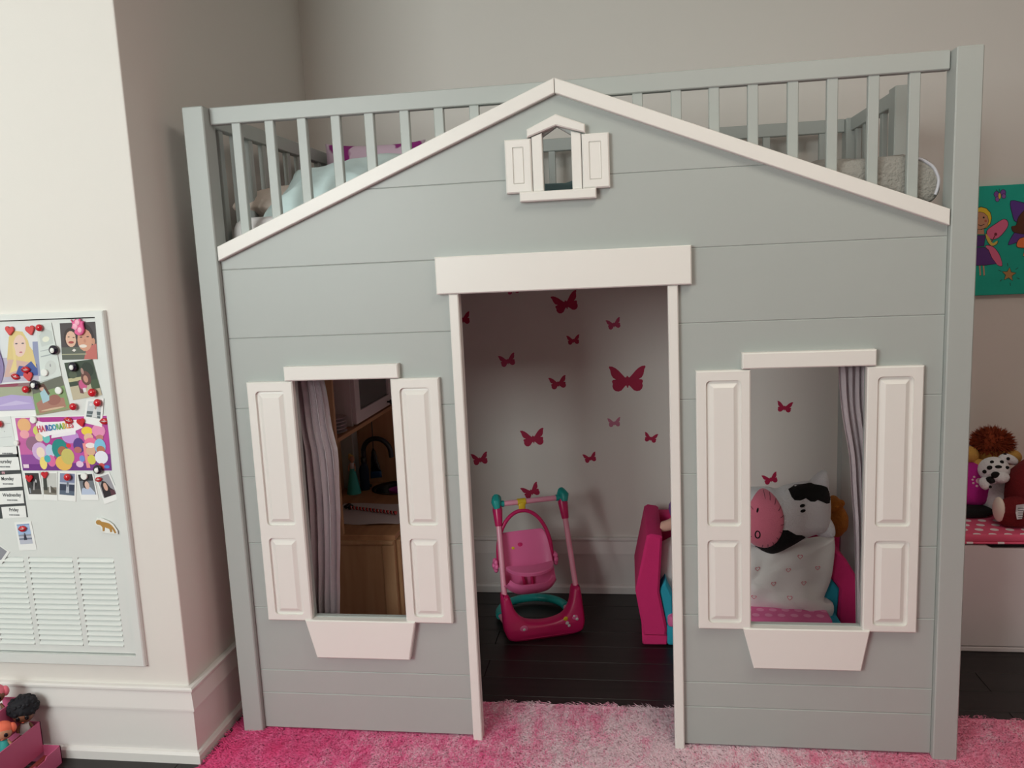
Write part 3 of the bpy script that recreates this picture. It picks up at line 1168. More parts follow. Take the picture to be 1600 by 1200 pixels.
paper('garden_photo', 'photo of a girl in pink in a leafy garden, below the selfie', 'photo',
      [(-.3434, 1.2033), (-.2556, 1.2117), (-.2396, 1.1098), (-.3303, 1.0971)], 1,
      [R(0, 1, 0, 1, (60, 74, 60)), R(0, 1, .0, .36, (196, 186, 160)), R(0, .75, .48, .58, (196, 192, 150)), R(.72, 1, .2, .45, (70, 88, 62)), E(.2, .66, .14, .1, (84, 96, 76)), E(.75, .75, .2, .2, (44, 56, 46)),
       P([(.3, .15), (.30, .48), (.4, .5), (.42, .12)], (110, 70, 76)), E(.46, .36, .14, .14, (206, 90, 140)), E(.62, .52, .17, .2, (104, 66, 60)), E(.60, .50, .08, .1, (200, 150, 130)), E(.55, .72, .05, .09, (176, 140, 130)),
       R(.42, .52, .16, .27, (232, 228, 232))])
paper('lavender_photo', 'photo of lavender skirts on grass at the left edge, above white sheets', 'photo',
      [(-.5842, 1.1546), (-.4559, 1.157), (-.4528, 1.0533), (-.6001, 1.0522)], 0,
      [R(0, 1, .17, 1, (176, 172, 196)), R(0, 1, .84, 1, (150, 112, 116)), E(.4, .9, .3, .08, (150, 74, 96)), R(0, 1, .55, .84, (170, 176, 150)), P([(0, .2), (0, .52), (.5, .62), (.95, .56), (1, .2)], (186, 170, 220)),
       P([(.1, .3), (.6, .45), (.95, .36), (.5, .32)], (206, 194, 232))])
paper('meadow_photo', 'photo of a woman sitting on grass in a wide tan skirt', 'photo',
      [(-.4543, 1.1404), (-.3564, 1.1673), (-.342, 1.0697), (-.4506, 1.0551)], 1,
      [R(0, 1, 0, 1, (136, 164, 112)), R(0, 1, .72, 1, (110, 112, 100)), P([(.1, .05), (.05, .4), (.3, .5), (.9, .38), (.9, .1)], (176, 128, 112)), E(.6, .38, .2, .16, (160, 106, 96)),
       P([(.25, .35), (.22, .7), (.38, .8), (.5, .62), (.46, .4)], (170, 206, 218)), E(.30, .84, .07, .1, (222, 180, 164)), P([(.22, .95), (.4, .95), (.52, .6), (.46, .55), (.36, .85), (.24, .86)], (92, 62, 54)),
       R(0, 1, .0, .06, (156, 150, 120)), E(.5, .12, .35, .03, (214, 190, 160))])
paper('snow_polaroid', 'small white-bordered photo of a pale dress at the sea, right edge of the panel', 'photo',
      [(-.2885, 1.0981), (-.2349, 1.1006), (-.2516, 1.0183), (-.3073, 1.0322)], 2,
      [R(.12, .88, .28, .92, (206, 212, 216)), R(.12, .88, .28, .52, (96, 108, 112)), R(.12, .88, .36, .40, (176, 186, 190)), P([(.42, .28), (.48, .6), (.62, .66), (.72, .3)], (224, 226, 226)), E(.58, .68, .06, .08, (170, 140, 130)), E(.3, .78, .1, .06, (230, 232, 234))])
t = paper('poster', 'folded purple and pink toy poster with colourful lettering across its top', 'poster',
          [(-.5346, 1.051), (-.2313, 1.0529), (-.2382, .8916), (-.5315, .894)], 0,
          [R(.045, 1, 0, .985, (190, 70, 160)), R(.045, .30, 0, .985, (206, 104, 170)), R(.30, .56, 0, .985, (182, 56, 148)), R(.56, .78, 0, .985, (196, 78, 168)), R(.045, 1, 0, .14, (118, 50, 140)), R(.78, 1, 0, .3, (130, 56, 146)), R(.045, .3, .12, .3, (150, 80, 164)),
           E(.13, .85, .07, .13, (238, 184, 130)), E(.12, .68, .05, .08, (244, 170, 180)), E(.20, .50, .08, .14, (150, 108, 136)), E(.27, .74, .055, .10, (214, 220, 110)), E(.275, .62, .045, .08, (238, 206, 176)), E(.345, .60, .04, .09, (110, 200, 196)),
           E(.26, .36, .085, .17, (214, 180, 226)), E(.265, .34, .045, .10, (246, 226, 206)), E(.28, .14, .04, .12, (246, 224, 130)), E(.37, .36, .05, .13, (190, 214, 236)), E(.37, .18, .045, .11, (226, 110, 166)), E(.33, .22, .035, .07, (70, 180, 190)),
           E(.475, .40, .085, .19, (28, 140, 134)), E(.50, .36, .05, .09, (176, 110, 80)), E(.50, .14, .09, .14, (238, 190, 96)), E(.55, .26, .07, .15, (206, 196, 110)), E(.57, .46, .025, .04, (226, 50, 60)), E(.60, .62, .09, .12, (200, 150, 220)),
           E(.68, .46, .06, .14, (90, 60, 140)), E(.665, .38, .04, .06, (190, 110, 110)), E(.67, .12, .04, .06, (236, 200, 230)), E(.70, .22, .03, .06, (120, 150, 220)), E(.78, .72, .06, .08, (244, 214, 70)), E(.79, .60, .05, .08, (232, 190, 160)), E(.81, .50, .07, .10, (240, 120, 160)),
           P([(.74, .05), (.72, .5), (.75, .5), (.78, .05)], (244, 150, 150)), E(.80, .36, .05, .09, (226, 180, 150)), E(.80, .20, .045, .09, (220, 210, 90)), E(.80, .46, .05, .05, (250, 236, 236)), E(.90, .72, .07, .12, (236, 150, 190)), E(.905, .60, .04, .05, (200, 130, 120)),
           E(.90, .44, .06, .14, (130, 200, 230)), E(.905, .38, .045, .07, (190, 120, 90)), E(.905, .24, .07, .12, (238, 240, 250)), E(.90, .08, .035, .06, (206, 80, 80)), E(.955, .07, .03, .03, (80, 140, 220)), R(.06, .12, .05, .12, (244, 220, 236)),
           P([(.255, .83), (.27, .93), (.33, .90), (.5, .90), (.70, .93), (.74, .78), (.62, .70), (.50, .66), (.40, .66), (.33, .62), (.29, .68), (.27, .74)], (250, 246, 250)), P([(.40, .60), (.41, .665), (.665, .73), (.66, .665)], (246, 240, 248))])
for i, (ch, c) in enumerate(zip('HAIRDORABLES', [(210, 60, 110), (206, 70, 90), (180, 60, 110), (60, 80, 170), (40, 110, 170), (60, 160, 190), (120, 190, 120), (90, 170, 80), (200, 190, 60), (226, 160, 70), (220, 110, 80), (206, 80, 110)])):
    lm = mat('poster_letter_%d' % i, c, .5)
    LX = (0, .0118, .0212, .0262, .0372, .0482, .0594, .0694, .0794, .0888, .0966, .1054)[i]
    text_mesh('lettering', ch, .0235 if i else .027, -.4475 + LX, 1.0150 + LX * .10, LAY[0] - .0034, lm, t, .1, .0008, .64)
paper('blank_sheet', 'pair of white sheets at the left edge above the weekday chart', 'paper',
      [(-.6001, 1.0522), (-.534, 1.0548), (-.5307, .9682), (-.6078, .9635)], 1, [R(0, 1, 0, 1, (228, 234, 232)), R(.3, .95, .75, .77, (200, 206, 206)), R(.4, .9, .3, .315, (206, 210, 210)), E(.62, .5, .02, .015, (150, 150, 150))])
ch = thing('weekday_chart', 'dark grey chart of white weekday cards at the left edge of the panel', 'chart', (-.6, LAY[0], .855))
bm = B(); plate(bm, [(-.6797, .7455), (-.5234, .7534), (-.5248, .9662), (-.6764, .9643)], LAY[0] - .0003, LAY[0] + .0003); obj('backing_sheet', bm, DGREY, ch)
for q, s, dx in (([(-.6451, .9639), (-.5289, .9662), (-.5293, .9435), (-.6446, .941)], '', 0), ([(-.6396, .9333), (-.5276, .934), (-.5271, .8959), (-.6396, .893)], 'Thursday', -.5745), ([(-.6376, .8795), (-.5267, .8845), (-.5273, .8461), (-.6352, .8409)], 'Monday', -.572),
                 ([(-.6105, .8325), (-.528, .8346), (-.5289, .7961), (-.6125, .792)], 'Wednesday', -.5655), ([(-.6052, .7846), (-.5266, .7883), (-.5276, .7534), (-.6054, .7495)], 'Friday', -.5655)):
    bm = B(); plate(bm, [q[3], q[2], q[1], q[0]], LAY[0] - .0009, LAY[0] - .0003)
    cd = obj('card', bm, PAPER, ch)
    cx, cz = (dx if s else -.560), sum(p[1] for p in q) / 4
    if s:
        text_mesh('lettering', s, .0142, dx, cz + .007, LAY[0] - .0011, DGREY, cd, .01, .0004, .88)
    w_ = .017
    flat_art('fine_print', [(cx - w_, cz - .006), (cx + w_, cz - .006), (cx + w_, cz - .0105), (cx - w_, cz - .0105)], LAY[0] - .0011, [R(a_, a_ + .11, .1, .9, (112, 116, 120)) for a_ in (.0, .14, .28, .44, .60, .74, .88)], cd)
text_mesh('lettering', 'rs', .013, -.583, .8885, LAY[0] - .0006, mat('chart_pink_ink', (226, 170, 180), .6), ch, 0, .0004)


def instant(label, q, im, shapes, layer=1):
    """white-bordered instant photo; im = picture window (u0, u1, v0, v1)"""
    u0, u1, v0, v1 = im
    m = []
    for k, d, c in shapes:
        fu, fv = (lambda u: u0 + (u1 - u0) * u), (lambda v: v0 + (v1 - v0) * v)
        if k == 'r':
            d = (fu(d[0]), fu(d[1]), fv(d[2]), fv(d[3]))
        elif k == 'e':
            d = (fu(d[0]), fv(d[1]), d[2] * (u1 - u0), d[3] * (v1 - v0), d[4])
        else:
            d = [(fu(a), fv(b)) for a, b in d]
        m.append((k, d, c))
    return paper('instant_photo', label, 'photo', q, layer, m, PAPER, 'instant photos on the access panel')


instant('first instant photo of the row, dark evening scene with a red heart magnet', [(-.5194, .892), (-.4651, .8916), (-.4642, .8055), (-.5123, .8064)], (.1, .92, .2, .94),
        [R(0, 1, 0, 1, (62, 60, 62)), R(0, 1, 0, .25, (84, 82, 80)), E(.55, .55, .25, .2, (40, 38, 40)), P([(.4, .2), (.55, .6), (.62, .6), (.5, .2)], (180, 176, 178)), E(.72, .62, .06, .08, (200, 200, 204)), R(.1, .2, .05, .3, (150, 156, 166))])
instant('second instant photo of the row, pale field with a dark tree', [(-.4616, .8887), (-.4094, .8892), (-.4202, .8035), (-.4641, .8063)], (.06, .95, .2, .96),
        [R(0, 1, 0, 1, (206, 208, 204)), R(0, 1, 0, .35, (132, 128, 118)), P([(.02, .2), (.05, .8), (.3, .86), (.32, .2)], (64, 66, 62)), P([(.5, .45), (.95, .2), (.95, .08), (.5, .1)], (92, 86, 78)), P([(.42, .1), (.46, .45), (.54, .45), (.56, .1)], (218, 218, 216))])
instant('third instant photo of the row, figure by a dark blue fence under a red ball', [(-.4051, .8911), (-.3489, .8878), (-.3628, .8005), (-.4191, .8054)], (.09, .92, .2, .94),
        [R(0, 1, 0, 1, (136, 146, 178)), R(0, 1, .0, .52, (58, 66, 88)), R(0, 1, 0, .2, (92, 106, 126)), R(0, 1, .50, .58, (200, 206, 220)), P([(.42, .1), (.46, .56), (.62, .56), (.64, .1)], (190, 196, 208)), E(.54, .5, .07, .12, (110, 116, 130))])
instant('fourth instant photo of the row, girl in pale blue with a white disc above', [(-.3492, .885), (-.2967, .8874), (-.2894, .805), (-.3449, .8052)], (.08, .92, .2, .94),
        [R(0, 1, 0, 1, (120, 126, 134)), R(0, 1, .68, 1, (56, 56, 60)), P([(0, 0), (.1, .3), (.4, .38), (.7, .36), (.95, .1), (.95, 0)], (190, 204, 228)), E(.44, .5, .22, .22, (52, 44, 46)), E(.50, .46, .16, .2, (228, 194, 180))])
instant('tilted last instant photo of the row, long dark-haired girl', [(-.2923, .8751), (-.2467, .8879), (-.2209, .8086), (-.273, .7926)], (.08, .9, .2, .94),
        [R(0, 1, 0, 1, (166, 164, 172)), P([(.05, 0), (.1, .6), (.3, .78), (.55, .7), (.75, .35), (.95, .2), (.95, 0)], (44, 36, 42)), E(.42, .48, .15, .2, (220, 176, 156)), P([(.6, 0), (.65, .3), (.95, .22), (.95, 0)], (94, 54, 66))])
instant('single instant photo below the weekday chart, figure on ice', [(-.5695, .7378), (-.5147, .7418), (-.5087, .6548), (-.5657, .6515)], (.12, .86, .22, .92),
        [R(0, 1, 0, 1, (170, 196, 232)), R(0, 1, 0, .48, (196, 200, 214)), R(0, 1, .22, .30, (120, 130, 150)), R(0, 1, .4, .48, (150, 156, 172)), P([(.36, .2), (.42, .46), (.58, .46), (.62, .2)], (54, 58, 74)), E(.5, .5, .07, .05, (90, 90, 100)), R(0, 1, .95, 1, (130, 160, 206))])
instant('tilted instant photo low at the left edge of the panel', [(-.6624, .6944), (-.5978, .6473), (-.6311, .6094), (-.699, .6506)], (.1, .9, .2, .92), [R(0, 1, 0, 1, (150, 152, 160)), E(.5, .5, .2, .3, (96, 92, 100))])
# curled lavender paper at the left edge
bm = B()
g = []
for j in range(9):
    for i in range(7):
        u, v = i / 6, j / 8
        x = -.600 + u * (.072 + .010 * math.sin(v * 5)) - .02 * (1 - v)
        g.append(bm.verts.new((x, YD - .003 - .016 * math.sin(u * PI) * (.4 + .6 * v) - .006 * u * v, 1.150 + v * .135)))
for j in range(8):
    for i in range(6):
        a = j * 7 + i
        bm.faces.new((g[a], g[a + 1], g[a + 8], g[a + 7]))
bmesh.ops.solidify(bm, geom=bm.faces[:], thickness=.0008)
tag(obj('lavender_paper', bm, LAVM, None, 1.2, (-.58, YD, 1.22)), 'curled lavender paper at the far left, beside the blonde portrait', 'paper')

# ---------------------------------------------------------------- magnets
HEART = [(.0, -1.0), (.55, -.45), (.95, .08), (1.0, .45), (.85, .75), (.55, .88), (.25, .80), (.0, .52), (-.25, .80), (-.55, .88), (-.85, .75), (-1.0, .45), (-.95, .08), (-.55, -.45)]
YM = YD - .0040
MG = 'magnets on the access panel'


def mag_heart(label, x, z, s=.0135, tilt=0.0, m=FLATRED):
    pts = smooth_loop([(a * s, b * s) for a, b in HEART], 3)
    bm = B(); plate(bm, pts, -.004, 0, .001)
    o = obj('heart_magnet', bm, m); o.location = (x, YM, z); o.rotation_euler = (0, -tilt, 0)
    tag(o, label, 'magnet', MG)


def mag_ball(label, x, z, r=.0105):
    bm = B(); ell(bm, (0, -r * .55, 0), (r, r * .8, r), 14, 9); lathe_disc(bm, r * .75, .0012)
    o = obj('ball_magnet', bm, GLOSSRED, None, 1.0); o.location = (x, YM, z)
    tag(o, label, 'magnet', MG)


def lathe_disc(bm, r, t):
    n = 18
    a = [bm.verts.new((r * math.cos(2 * PI * k / n), 0, r * math.sin(2 * PI * k / n))) for k in range(n)]
    b = [bm.verts.new((r * math.cos(2 * PI * k / n), -t, r * math.sin(2 * PI * k / n))) for k in range(n)]
    for k in range(n):
        j = (k + 1) % n
        bm.faces.new((a[k], a[j], b[j], b[k]))
    bm.faces.new(a); bm.faces.new(b[::-1])


def mag_disc(label, x, z, r=.0105):
    bm = B()
    prof = [(r, 0), (r, -.004), (r * .9, -.0052), (r * .1, -.0056)]
    n = 20
    lp = [[bm.verts.new((q * math.cos(2 * PI * k / n), y, q * math.sin(2 * PI * k / n))) for k in range(n)] for q, y in prof]
    for a, b in zip(lp, lp[1:]):
        for k in range(n):
            bm.faces.new((a[k], a[(k + 1) % n], b[(k + 1) % n], b[k]))
    bm.faces.new(lp[0]); bm.faces.new(lp[-1])
    o = obj('disc_magnet', bm, WHITEPL, None, .6); o.location = (x, YM, z)
    tag(o, label, 'magnet', MG)


def mag_black(label, x, z, r=.0135):
    t = thing('black_magnet', label, 'magnet', (x, YM, z), MG, local=True)
    bm = B(); ell(bm, (0, -.005, 0), (r, .008, r), 16, 10); lathe_disc(bm, r * .8, .001); obj('body', bm, MAGBLACK, t, 1.0)
    bm = B(); ell(bm, (.0005, -.0118, -.001), (r * .48, .0025, r * .55), 12, 8); obj('bow', bm, WHITEPL, t, 1.0, label='white shape on the black body')


def mag_lips(label, x, z, s=.014, tilt=0.0):
    t = thing('lips_magnet', label, 'magnet', (x, YM, z), MG, local=True)
    t.rotation_euler = (0, -tilt, 0)
    up = smooth_loop([(-1, 0), (-.6, .42), (-.22, .62), (0, .48), (.22, .62), (.6, .42), (1, 0), (.5, .06), (0, .02), (-.5, .06)], 3)
    lo = smooth_loop([(-1, 0), (-.5, -.16), (0, -.2), (.5, -.16), (1, 0), (.6, -.46), (0, -.68), (-.6, -.46)], 3)
    for nm, o_ in (('upper_lip', up), ('lower_lip', lo)):
        bm = B(); Puff([(a * s, b * s) for a, b in o_], .006, (0, -.001, 0), back=.001).mesh(bm, 5); obj(nm, bm, GLOSSRED, t, 1.0)
    bm = B(); Puff([(a * s, b * s) for a, b in smooth_loop([(-.7, .0), (0, .06), (.7, 0), (0, -.18)], 3)], .0035, (0, -.001, 0), back=.001).mesh(bm, 4); obj('teeth', bm, LIPW, t, 1.0, label='white teeth between red lips')


mag_heart('flat red heart magnet at the upper left of the blonde portrait', -.4957, 1.2999, .0135, -.1)
mag_heart('flat red heart magnet at the upper right of the blonde portrait', -.4320, 1.2986, .0140, .15)
mag_heart('flat red heart magnet under the blonde portrait', -.4570, 1.1680, .0140, .1)
mag_heart('dark red heart magnet at the right end of the poster lettering', -.3114, 1.0332, .0125, .2, GLOSSRED)
mag_ball('glossy red magnet on the top corner of the sketch sheet', -.4004, 1.3048, .0100)
mag_ball('glossy red ball magnet between lavender photo and meadow photo', -.4676, 1.1322, .0105)
mag_ball('glossy red magnet on bare steel right of the meadow photo', -.3270, 1.0796, .0105)
mag_ball('glossy red ball magnet on the lower right of the garden photo', -.2625, 1.1184, .0120)
mag_ball('glossy red ball magnet at the top of the small snow photo', -.2506, 1.0890, .0110)
mag_heart('glossy red heart magnet on the first instant photo', -.4979, .8713, .0115, 0, GLOSSRED)
mag_heart('glossy red heart magnet on the second instant photo', -.4473, .8814, .0105, 0, GLOSSRED)
mag_ball('glossy red ball magnet on the third instant photo', -.3731, .8752, .0105)
mag_ball('glossy red magnet at the far left on the blank sheets', -.5678, 1.0339, .0105)
mag_lips('red lips magnet on the blue dress of the blonde portrait', -.4632, 1.1880, .0150)
mag_lips('red lips magnet below the left arm of the blonde portrait', -.4983, 1.1690, .0140, -.3)
mag_lips('red lips magnet on the poster lettering', -.3504, 1.0395, .0150, -.3)
mag_lips('red lips magnet on the lower right of the small snow photo', -.2399, 1.0357, .0150)
mag_lips('red lips magnet on the single lower instant photo', -.5430, .7200, .0145, .1)
mag_lips('red lips magnet on the tilted last instant photo', -.2798, .8670, .0115, .1)
mag_black('black magnet beside the sketch sheet and the selfie', -.3659, 1.2416)
mag_black('black magnet on the garden photo', -.3135, 1.1923)
mag_black('black magnet at the upper left of the meadow photo', -.4396, 1.1445)
mag_black('black magnet at the bottom right of the purple poster', -.2759, .8970)
mag_disc('white disc magnet at the foot of the sketch sheet', -.4047, 1.1783, .0105)
mag_disc('white disc magnet on the meadow photo', -.3682, 1.1263, .0105)
mag_disc('white disc magnet at the upper left of the purple poster', -.4594, 1.0432, .0100)
mag_disc('white disc magnet at the edge of the blank sheets', -.5232, .9768, .0075)
mag_disc('white disc magnet on the fourth instant photo', -.3226, .8767, .0100)
t = thing('creature_magnet', 'big pink creature magnet over the selfie', 'magnet', (-.2826, YM, 1.3043), MG, local=True)
out = smooth_loop([(-.019, .020), (-.013, .014), (-.006, .021), (.0, .016), (.008, .022), (.011, .014), (.018, .014), (.016, .005), (.017, -.012), (.008, -.023), (-.003, -.024), (-.012, -.017), (-.011, -.008), (-.020, -.004), (-.016, .006)], 3)
bm = B(); plate(bm, out, -.006, 0, .0015); obj('body', bm, CREATURE, t)
for c in ((.001, .011, .0075), (-.007, .000, .008), (.006, -.010, .007)):
    bm = B(); ell(bm, (c[0], -.0065, c[1]), (c[2], .002, c[2] * 1.15), 14, 8); obj('spot', bm, CREAT2, t, 1.0, label='pale pink spot')
t = thing('big_cat_magnet', 'golden big cat cut-out magnet at the lower right of the panel', 'magnet', (-.2758, YM, .7284), MG, local=True)
catp = [(-.028, .013), (-.024, .018), (-.016, .019), (-.010, .014), (.004, .011), (.014, .008), (.022, .001), (.029, -.010), (.032, -.020), (.027, -.021), (.023, -.012), (.019, -.006), (.020, -.016), (.014, -.018), (.012, -.008), (-.002, -.003), (-.004, -.014), (-.010, -.015), (-.009, -.003), (-.014, .003), (-.026, .006)]
white = [(-.031, .012), (-.024, .024), (-.010, .024), (.012, .015), (.024, .006), (.036, -.014), (.036, -.024), (.010, -.022), (-.012, -.019), (-.016, -.002), (-.030, .003)]
bm = B(); plate(bm, white, -.002, 0, .0005); obj('backing', bm, WHITEPL, t)
bm = B(); plate(bm, catp, -.0032, -.002, .0003); obj('print', bm, GOLD, t)

# ================================================================ butterfly decals on the back wall
half = [(0, .16), (.035, .2), (.05, .12), (.12, .10), (.25, .24), (.45, .47), (.62, .62), (.80, .72), (.97, .74), (1.0, .67), (.93, .54), (.91, .40), (.87, .24), (.78, .09), (.62, .0), (.80, -.03), (.85, -.12), (.80, -.24), (.83, -.38), (.78, -.54), (.66, -.65), (.50, -.68), (.34, -.62), (.20, -.46), (.10, -.35), (.05, -.36), (.035, -.46), (0, -.48)]
bfm = []
for m in DECAL:
    bm = B(); plate(bm, [(a, b) for a, b in half] + [(-a, b) for a, b in half[-2:0:-1]], -.0006, 0)
    bmesh.ops.recalc_face_normals(bm, faces=bm.faces[:])
    me = bpy.data.meshes.new('butterfly_decal'); bm.to_mesh(me); bm.free(); me.materials.append(m); bfm.append(me)
for x, z, s, tl, k, lb in (
        (1.220, .930, .0755, 0, 0, 'largest dark crimson butterfly decal, in the right of the doorway'),
        (.975, 1.256, .055, 13, 0, 'big dark crimson butterfly decal at the top of the doorway'),
        (1.170, 1.162, .030, 12, 1, 'small rose butterfly decal at the upper right of the doorway'),
        (1.001, 1.101, .0275, 5, 0, 'small crimson butterfly decal below the big top one'),
        (.720, 1.023, .036, 11, 1, 'rose butterfly decal in the upper left of the doorway'),
        (.931, .922, .037, 9, 0, 'crimson butterfly decal left of the largest one'),
        (.815, .687, .051, 7, 0, 'big crimson butterfly decal halfway down the doorway at left'),
        (1.161, .748, .0275, 5, 2, 'faded dusty pink butterfly decal below the largest one'),
        (1.311, .680, .0280, -11, 0, 'small crimson butterfly decal by the right door jamb'),
        (1.055, .597, .0285, 13, 0, 'small crimson butterfly decal low in the middle of the doorway'),
        (.580, .597, .037, 9, 0, 'crimson butterfly decal by the left door jamb'),
        (.797, .452, .040, 22, 0, 'crimson butterfly decal right above the doll swing'),
        (1.850, .800, .031, -7, 0, 'crimson butterfly decal in the right playhouse window'),
        (1.795, .500, .031, 16, 0, 'crimson butterfly decal just above the cow cushion'),
        (.757, 1.322, .030, 10, 1, 'butterfly decal cut off by the left end of the door header'),
        (.535, 1.205, .036, 8, 0, 'butterfly decal half hidden by the top of the left door jamb'),
        (1.425, 1.262, .034, 8, 0, 'butterfly decal half hidden by the top of the right door jamb')):
    o = bpy.data.objects.new('butterfly_decal', bfm[k]); COL.objects.link(o)
    o.location = (x, YB - .0002, z); o.scale = (s, 1, s); o.rotation_euler = (0, -math.radians(tl), 0)
    tag(o, lb, 'wall decal', 'butterfly decals on the back wall')

# ================================================================ doll swing inside the doorway
sw = thing('doll_swing', 'pink doll swing with crimson base and teal floor hoop, standing inside the doorway', 'toy', (0, 0, 0), local=True)
HW = .135                                            # half width between the uprights
LEAN = .158
TOPZ = .492


def upr(s, t):
    """point along an upright, t 0 at the floor, 1 at the top"""
    return Vector((s * (HW + .008 - .015 * t), .030 + LEAN * t, TOPZ * t))


# crimson front base: U-shaped, sleeves rising to the uprights
outer = smooth_loop([(-.150, .030), (-.120, .004), (0, .0), (.120, .004), (.150, .030), (.153, .09), (.150, .165), (.136, .168), (.122, .160), (.105, .105), (.070, .068), (0, .056), (-.070, .068), (-.105, .105), (-.122, .160), (-.136, .168), (-.150, .165), (-.153, .09)], 4)
bm = B()
plate(bm, outer, 0, .042, .009)
for v in bm.verts:
    v.co.y += LEAN / TOPZ * v.co.z * .95 + .008
obj('front_base', bm, CRIM, sw, .9)
for s in (-1, 1):
    bm = B(); tube(bm, [upr(s, .28), upr(s, .88)], .0105, 14); obj('upright', bm, PINKTUBE, sw, 1.0)
    bm = B(); tube(bm, [upr(s, .84), upr(s, .86), upr(s, .96), upr(s, 1.0)], [.013, .0145, .019, .016], 14); obj('collar', bm, CRIM, sw, 1.0)
    bm = B()
    c = upr(s, 1.0)
    tube(bm, [c + Vector((s * .004, -.018, -.01)), c + Vector((s * .006, -.010, .014)), c + Vector((0, .006, .022)), c + Vector((-s * .004, .016, .008))], [.012, .018, .019, .013], 12)
    tube(bm, [c + Vector((0, 0, .002)), c + Vector((-s * .026, 0, .002))], [.014, .0125], 12)
    obj('corner_joint', bm, TEALPL, sw, 1.0)
bm = B(); a, b = upr(-1, 1), upr(1, 1); tube(bm, [a + Vector((.02, 0, .002)), b + Vector((-.02, 0, .002))], .0105, 14); obj('top_bar', bm, PINKTUBE, sw, 1.0)
tc = (a + b) / 2
bm = B(); tube(bm, [tc + Vector((-.050, 0, .002)), tc + Vector((-.018, 0, .002))], .0135, 16); box(bm, tc.x - .047, tc.x - .021, tc.y - .013, tc.y - .006, tc.z - .040, tc.z + .004, .003); obj('clip', bm, YELLOW, sw, .8)
# floor hoop
for s in (-1, 1):
    bm = B(); tube(bm, [(s * .128, .035, .030), (s * .131, .215, .022)], .010, 12); obj('hoop_arm', bm, PINKTUBE, sw, 1.0)
hp = [(.133 * math.cos(a), .205 + .130 * math.sin(a), .024) for a in [PI * k / 24 for k in range(25)]]
bm = B(); tube(bm, hp, .0165, 12); obj('floor_hoop', bm, TEALPL, sw, 1.0)
# crimson handle arch hanging from the clip
arch = [(tc.x - .037 + .104 * math.cos(a), tc.y - .012 - .028 * (1 - math.sin(a)), .295 + (TOPZ - .325) * math.sin(a)) for a in [PI * k / 28 for k in range(29)]]
bm = B(); tube(bm, [(arch[0][0], arch[0][1], .255)] + arch + [(arch[-1][0], arch[-1][1], .255)], .0075, 10); obj('handle', bm, CRIM, sw, 1.0)
# moulded seat shell
prof = [(.012, .222, .082), (.020, .198, .090), (.048, .172, .096), (.085, .165, .100), (.118, .176, .103), (.142, .212, .104), (.158, .262, .103), (.174, .320, .097), (.186, .362, .088), (.190, .376, .076)]
pp = spline([(y, z, w) for y, z, w in prof], 3)
bm = B()
g = []
NT = 16
for i, p in enumerate(pp):
    q0, q1 = pp[max(0, i - 1)], pp[min(len(pp) - 1, i + 1)]
    tan = Vector((0, q1[0] - q0[0], q1[1] - q0[1])).normalized()
    nrm = Vector((0, -tan.z, tan.y))
    row_ = []
    for k in range(NT + 1):
        t_ = -1 + 2 * k / NT
        d = .048 * abs(t_) ** 3.2 * (1 - .75 * (i / (len(pp) - 1)))
        row_.append(bm.verts.new(Vector((tc.x - .037 + p[2] * math.copysign(abs(t_) ** .85, t_), p[0], p[1])) + nrm * d))
    g.append(row_)
for r0, r1 in zip(g, g[1:]):
    for k in range(NT):
        bm.faces.new((r0[k], r0[k + 1], r1[k + 1], r1[k]))
bmesh.ops.recalc_face_normals(bm, faces=bm.faces[:])
bmesh.ops.solidify(bm, geom=bm.faces[:], thickness=.006)
obj('seat_shell', bm, PINKPL, sw, 1.0)
# tray
bm = B()
plate(bm, smooth_loop([(-.088, .086), (-.080, .050), (-.050, .022), (0, .010), (.050, .022), (.080, .050), (.088, .086), (.04, .078), (0, .074), (-.04, .078)], 4), .274, .262, .003, axis=lambda u, v, d: (tc.x - .037 + u, v, d + (v - .05) * .12))
obj('tray', bm, PINKPL, sw, .6)
for s in (-1, 1):
    bm = B()
    cx, cy, cz = tc.x - .037 + s * .116, tc.y - .04, .262
    for k in range(6):
        an = 2 * PI * k / 6
        ell(bm, (cx, cy + .017 * math.cos(an), cz + .017 * math.sin(an)), (.009, .012, .012), 10, 7)
    ell(bm, (cx + s * .004, cy, cz), (.010, .012, .012), 12, 8)
    obj('flower_knob', bm, PINKPL, sw, 1.0)
# harness and moulded stickers
for s in (-1, 1):
    bm = B(); tube(bm, [(tc.x - .037 + s * .020, .140, .235), (tc.x - .037 + s * .014, .110, .185), (tc.x - .037 + s * .006, .080, .178)], .006, 8); obj('strap', bm, HOTFAB, sw, 1.0)
for c, r, m in (((tc.x - .080, .168, .312), .010, YELLOW), ((tc.x - .083, .170, .290), .007, DWHITE), ((tc.x - .050, .171, .322), .012, HOTFAB), ((tc.x + .011, .172, .316), .007, DWHITE)):
    bm = B(); ell(bm, c, (r, .004, r), 10, 7); obj('sticker', bm, m, sw, 1.0)
for (x, z, r, m) in ((-.083, .045, .016, PINKPL), (-.083, .045, .006, WHITEPL), (.078, .062, .009, YELLOW), (.082, .046, .007, DWHITE), (.088, .036, .006, DWHITE), (.115, .060, .012, PINKPL), (.112, .066, .006, DWHITE), (.121, .055, .006, DWHITE)):
    bm = B(); ell(bm, (x, .0085 + LEAN / TOPZ * z * .95 - (.0015 if m is not PINKPL else 0), z), (r, .003, r), 12, 7); obj('sticker', bm, m, sw, 1.0)
sw.location = (.897, .655, 0)
sw.rotation_euler = (0, 0, math.radians(21))
sw.scale = (1.04, 1.05, 1.0)

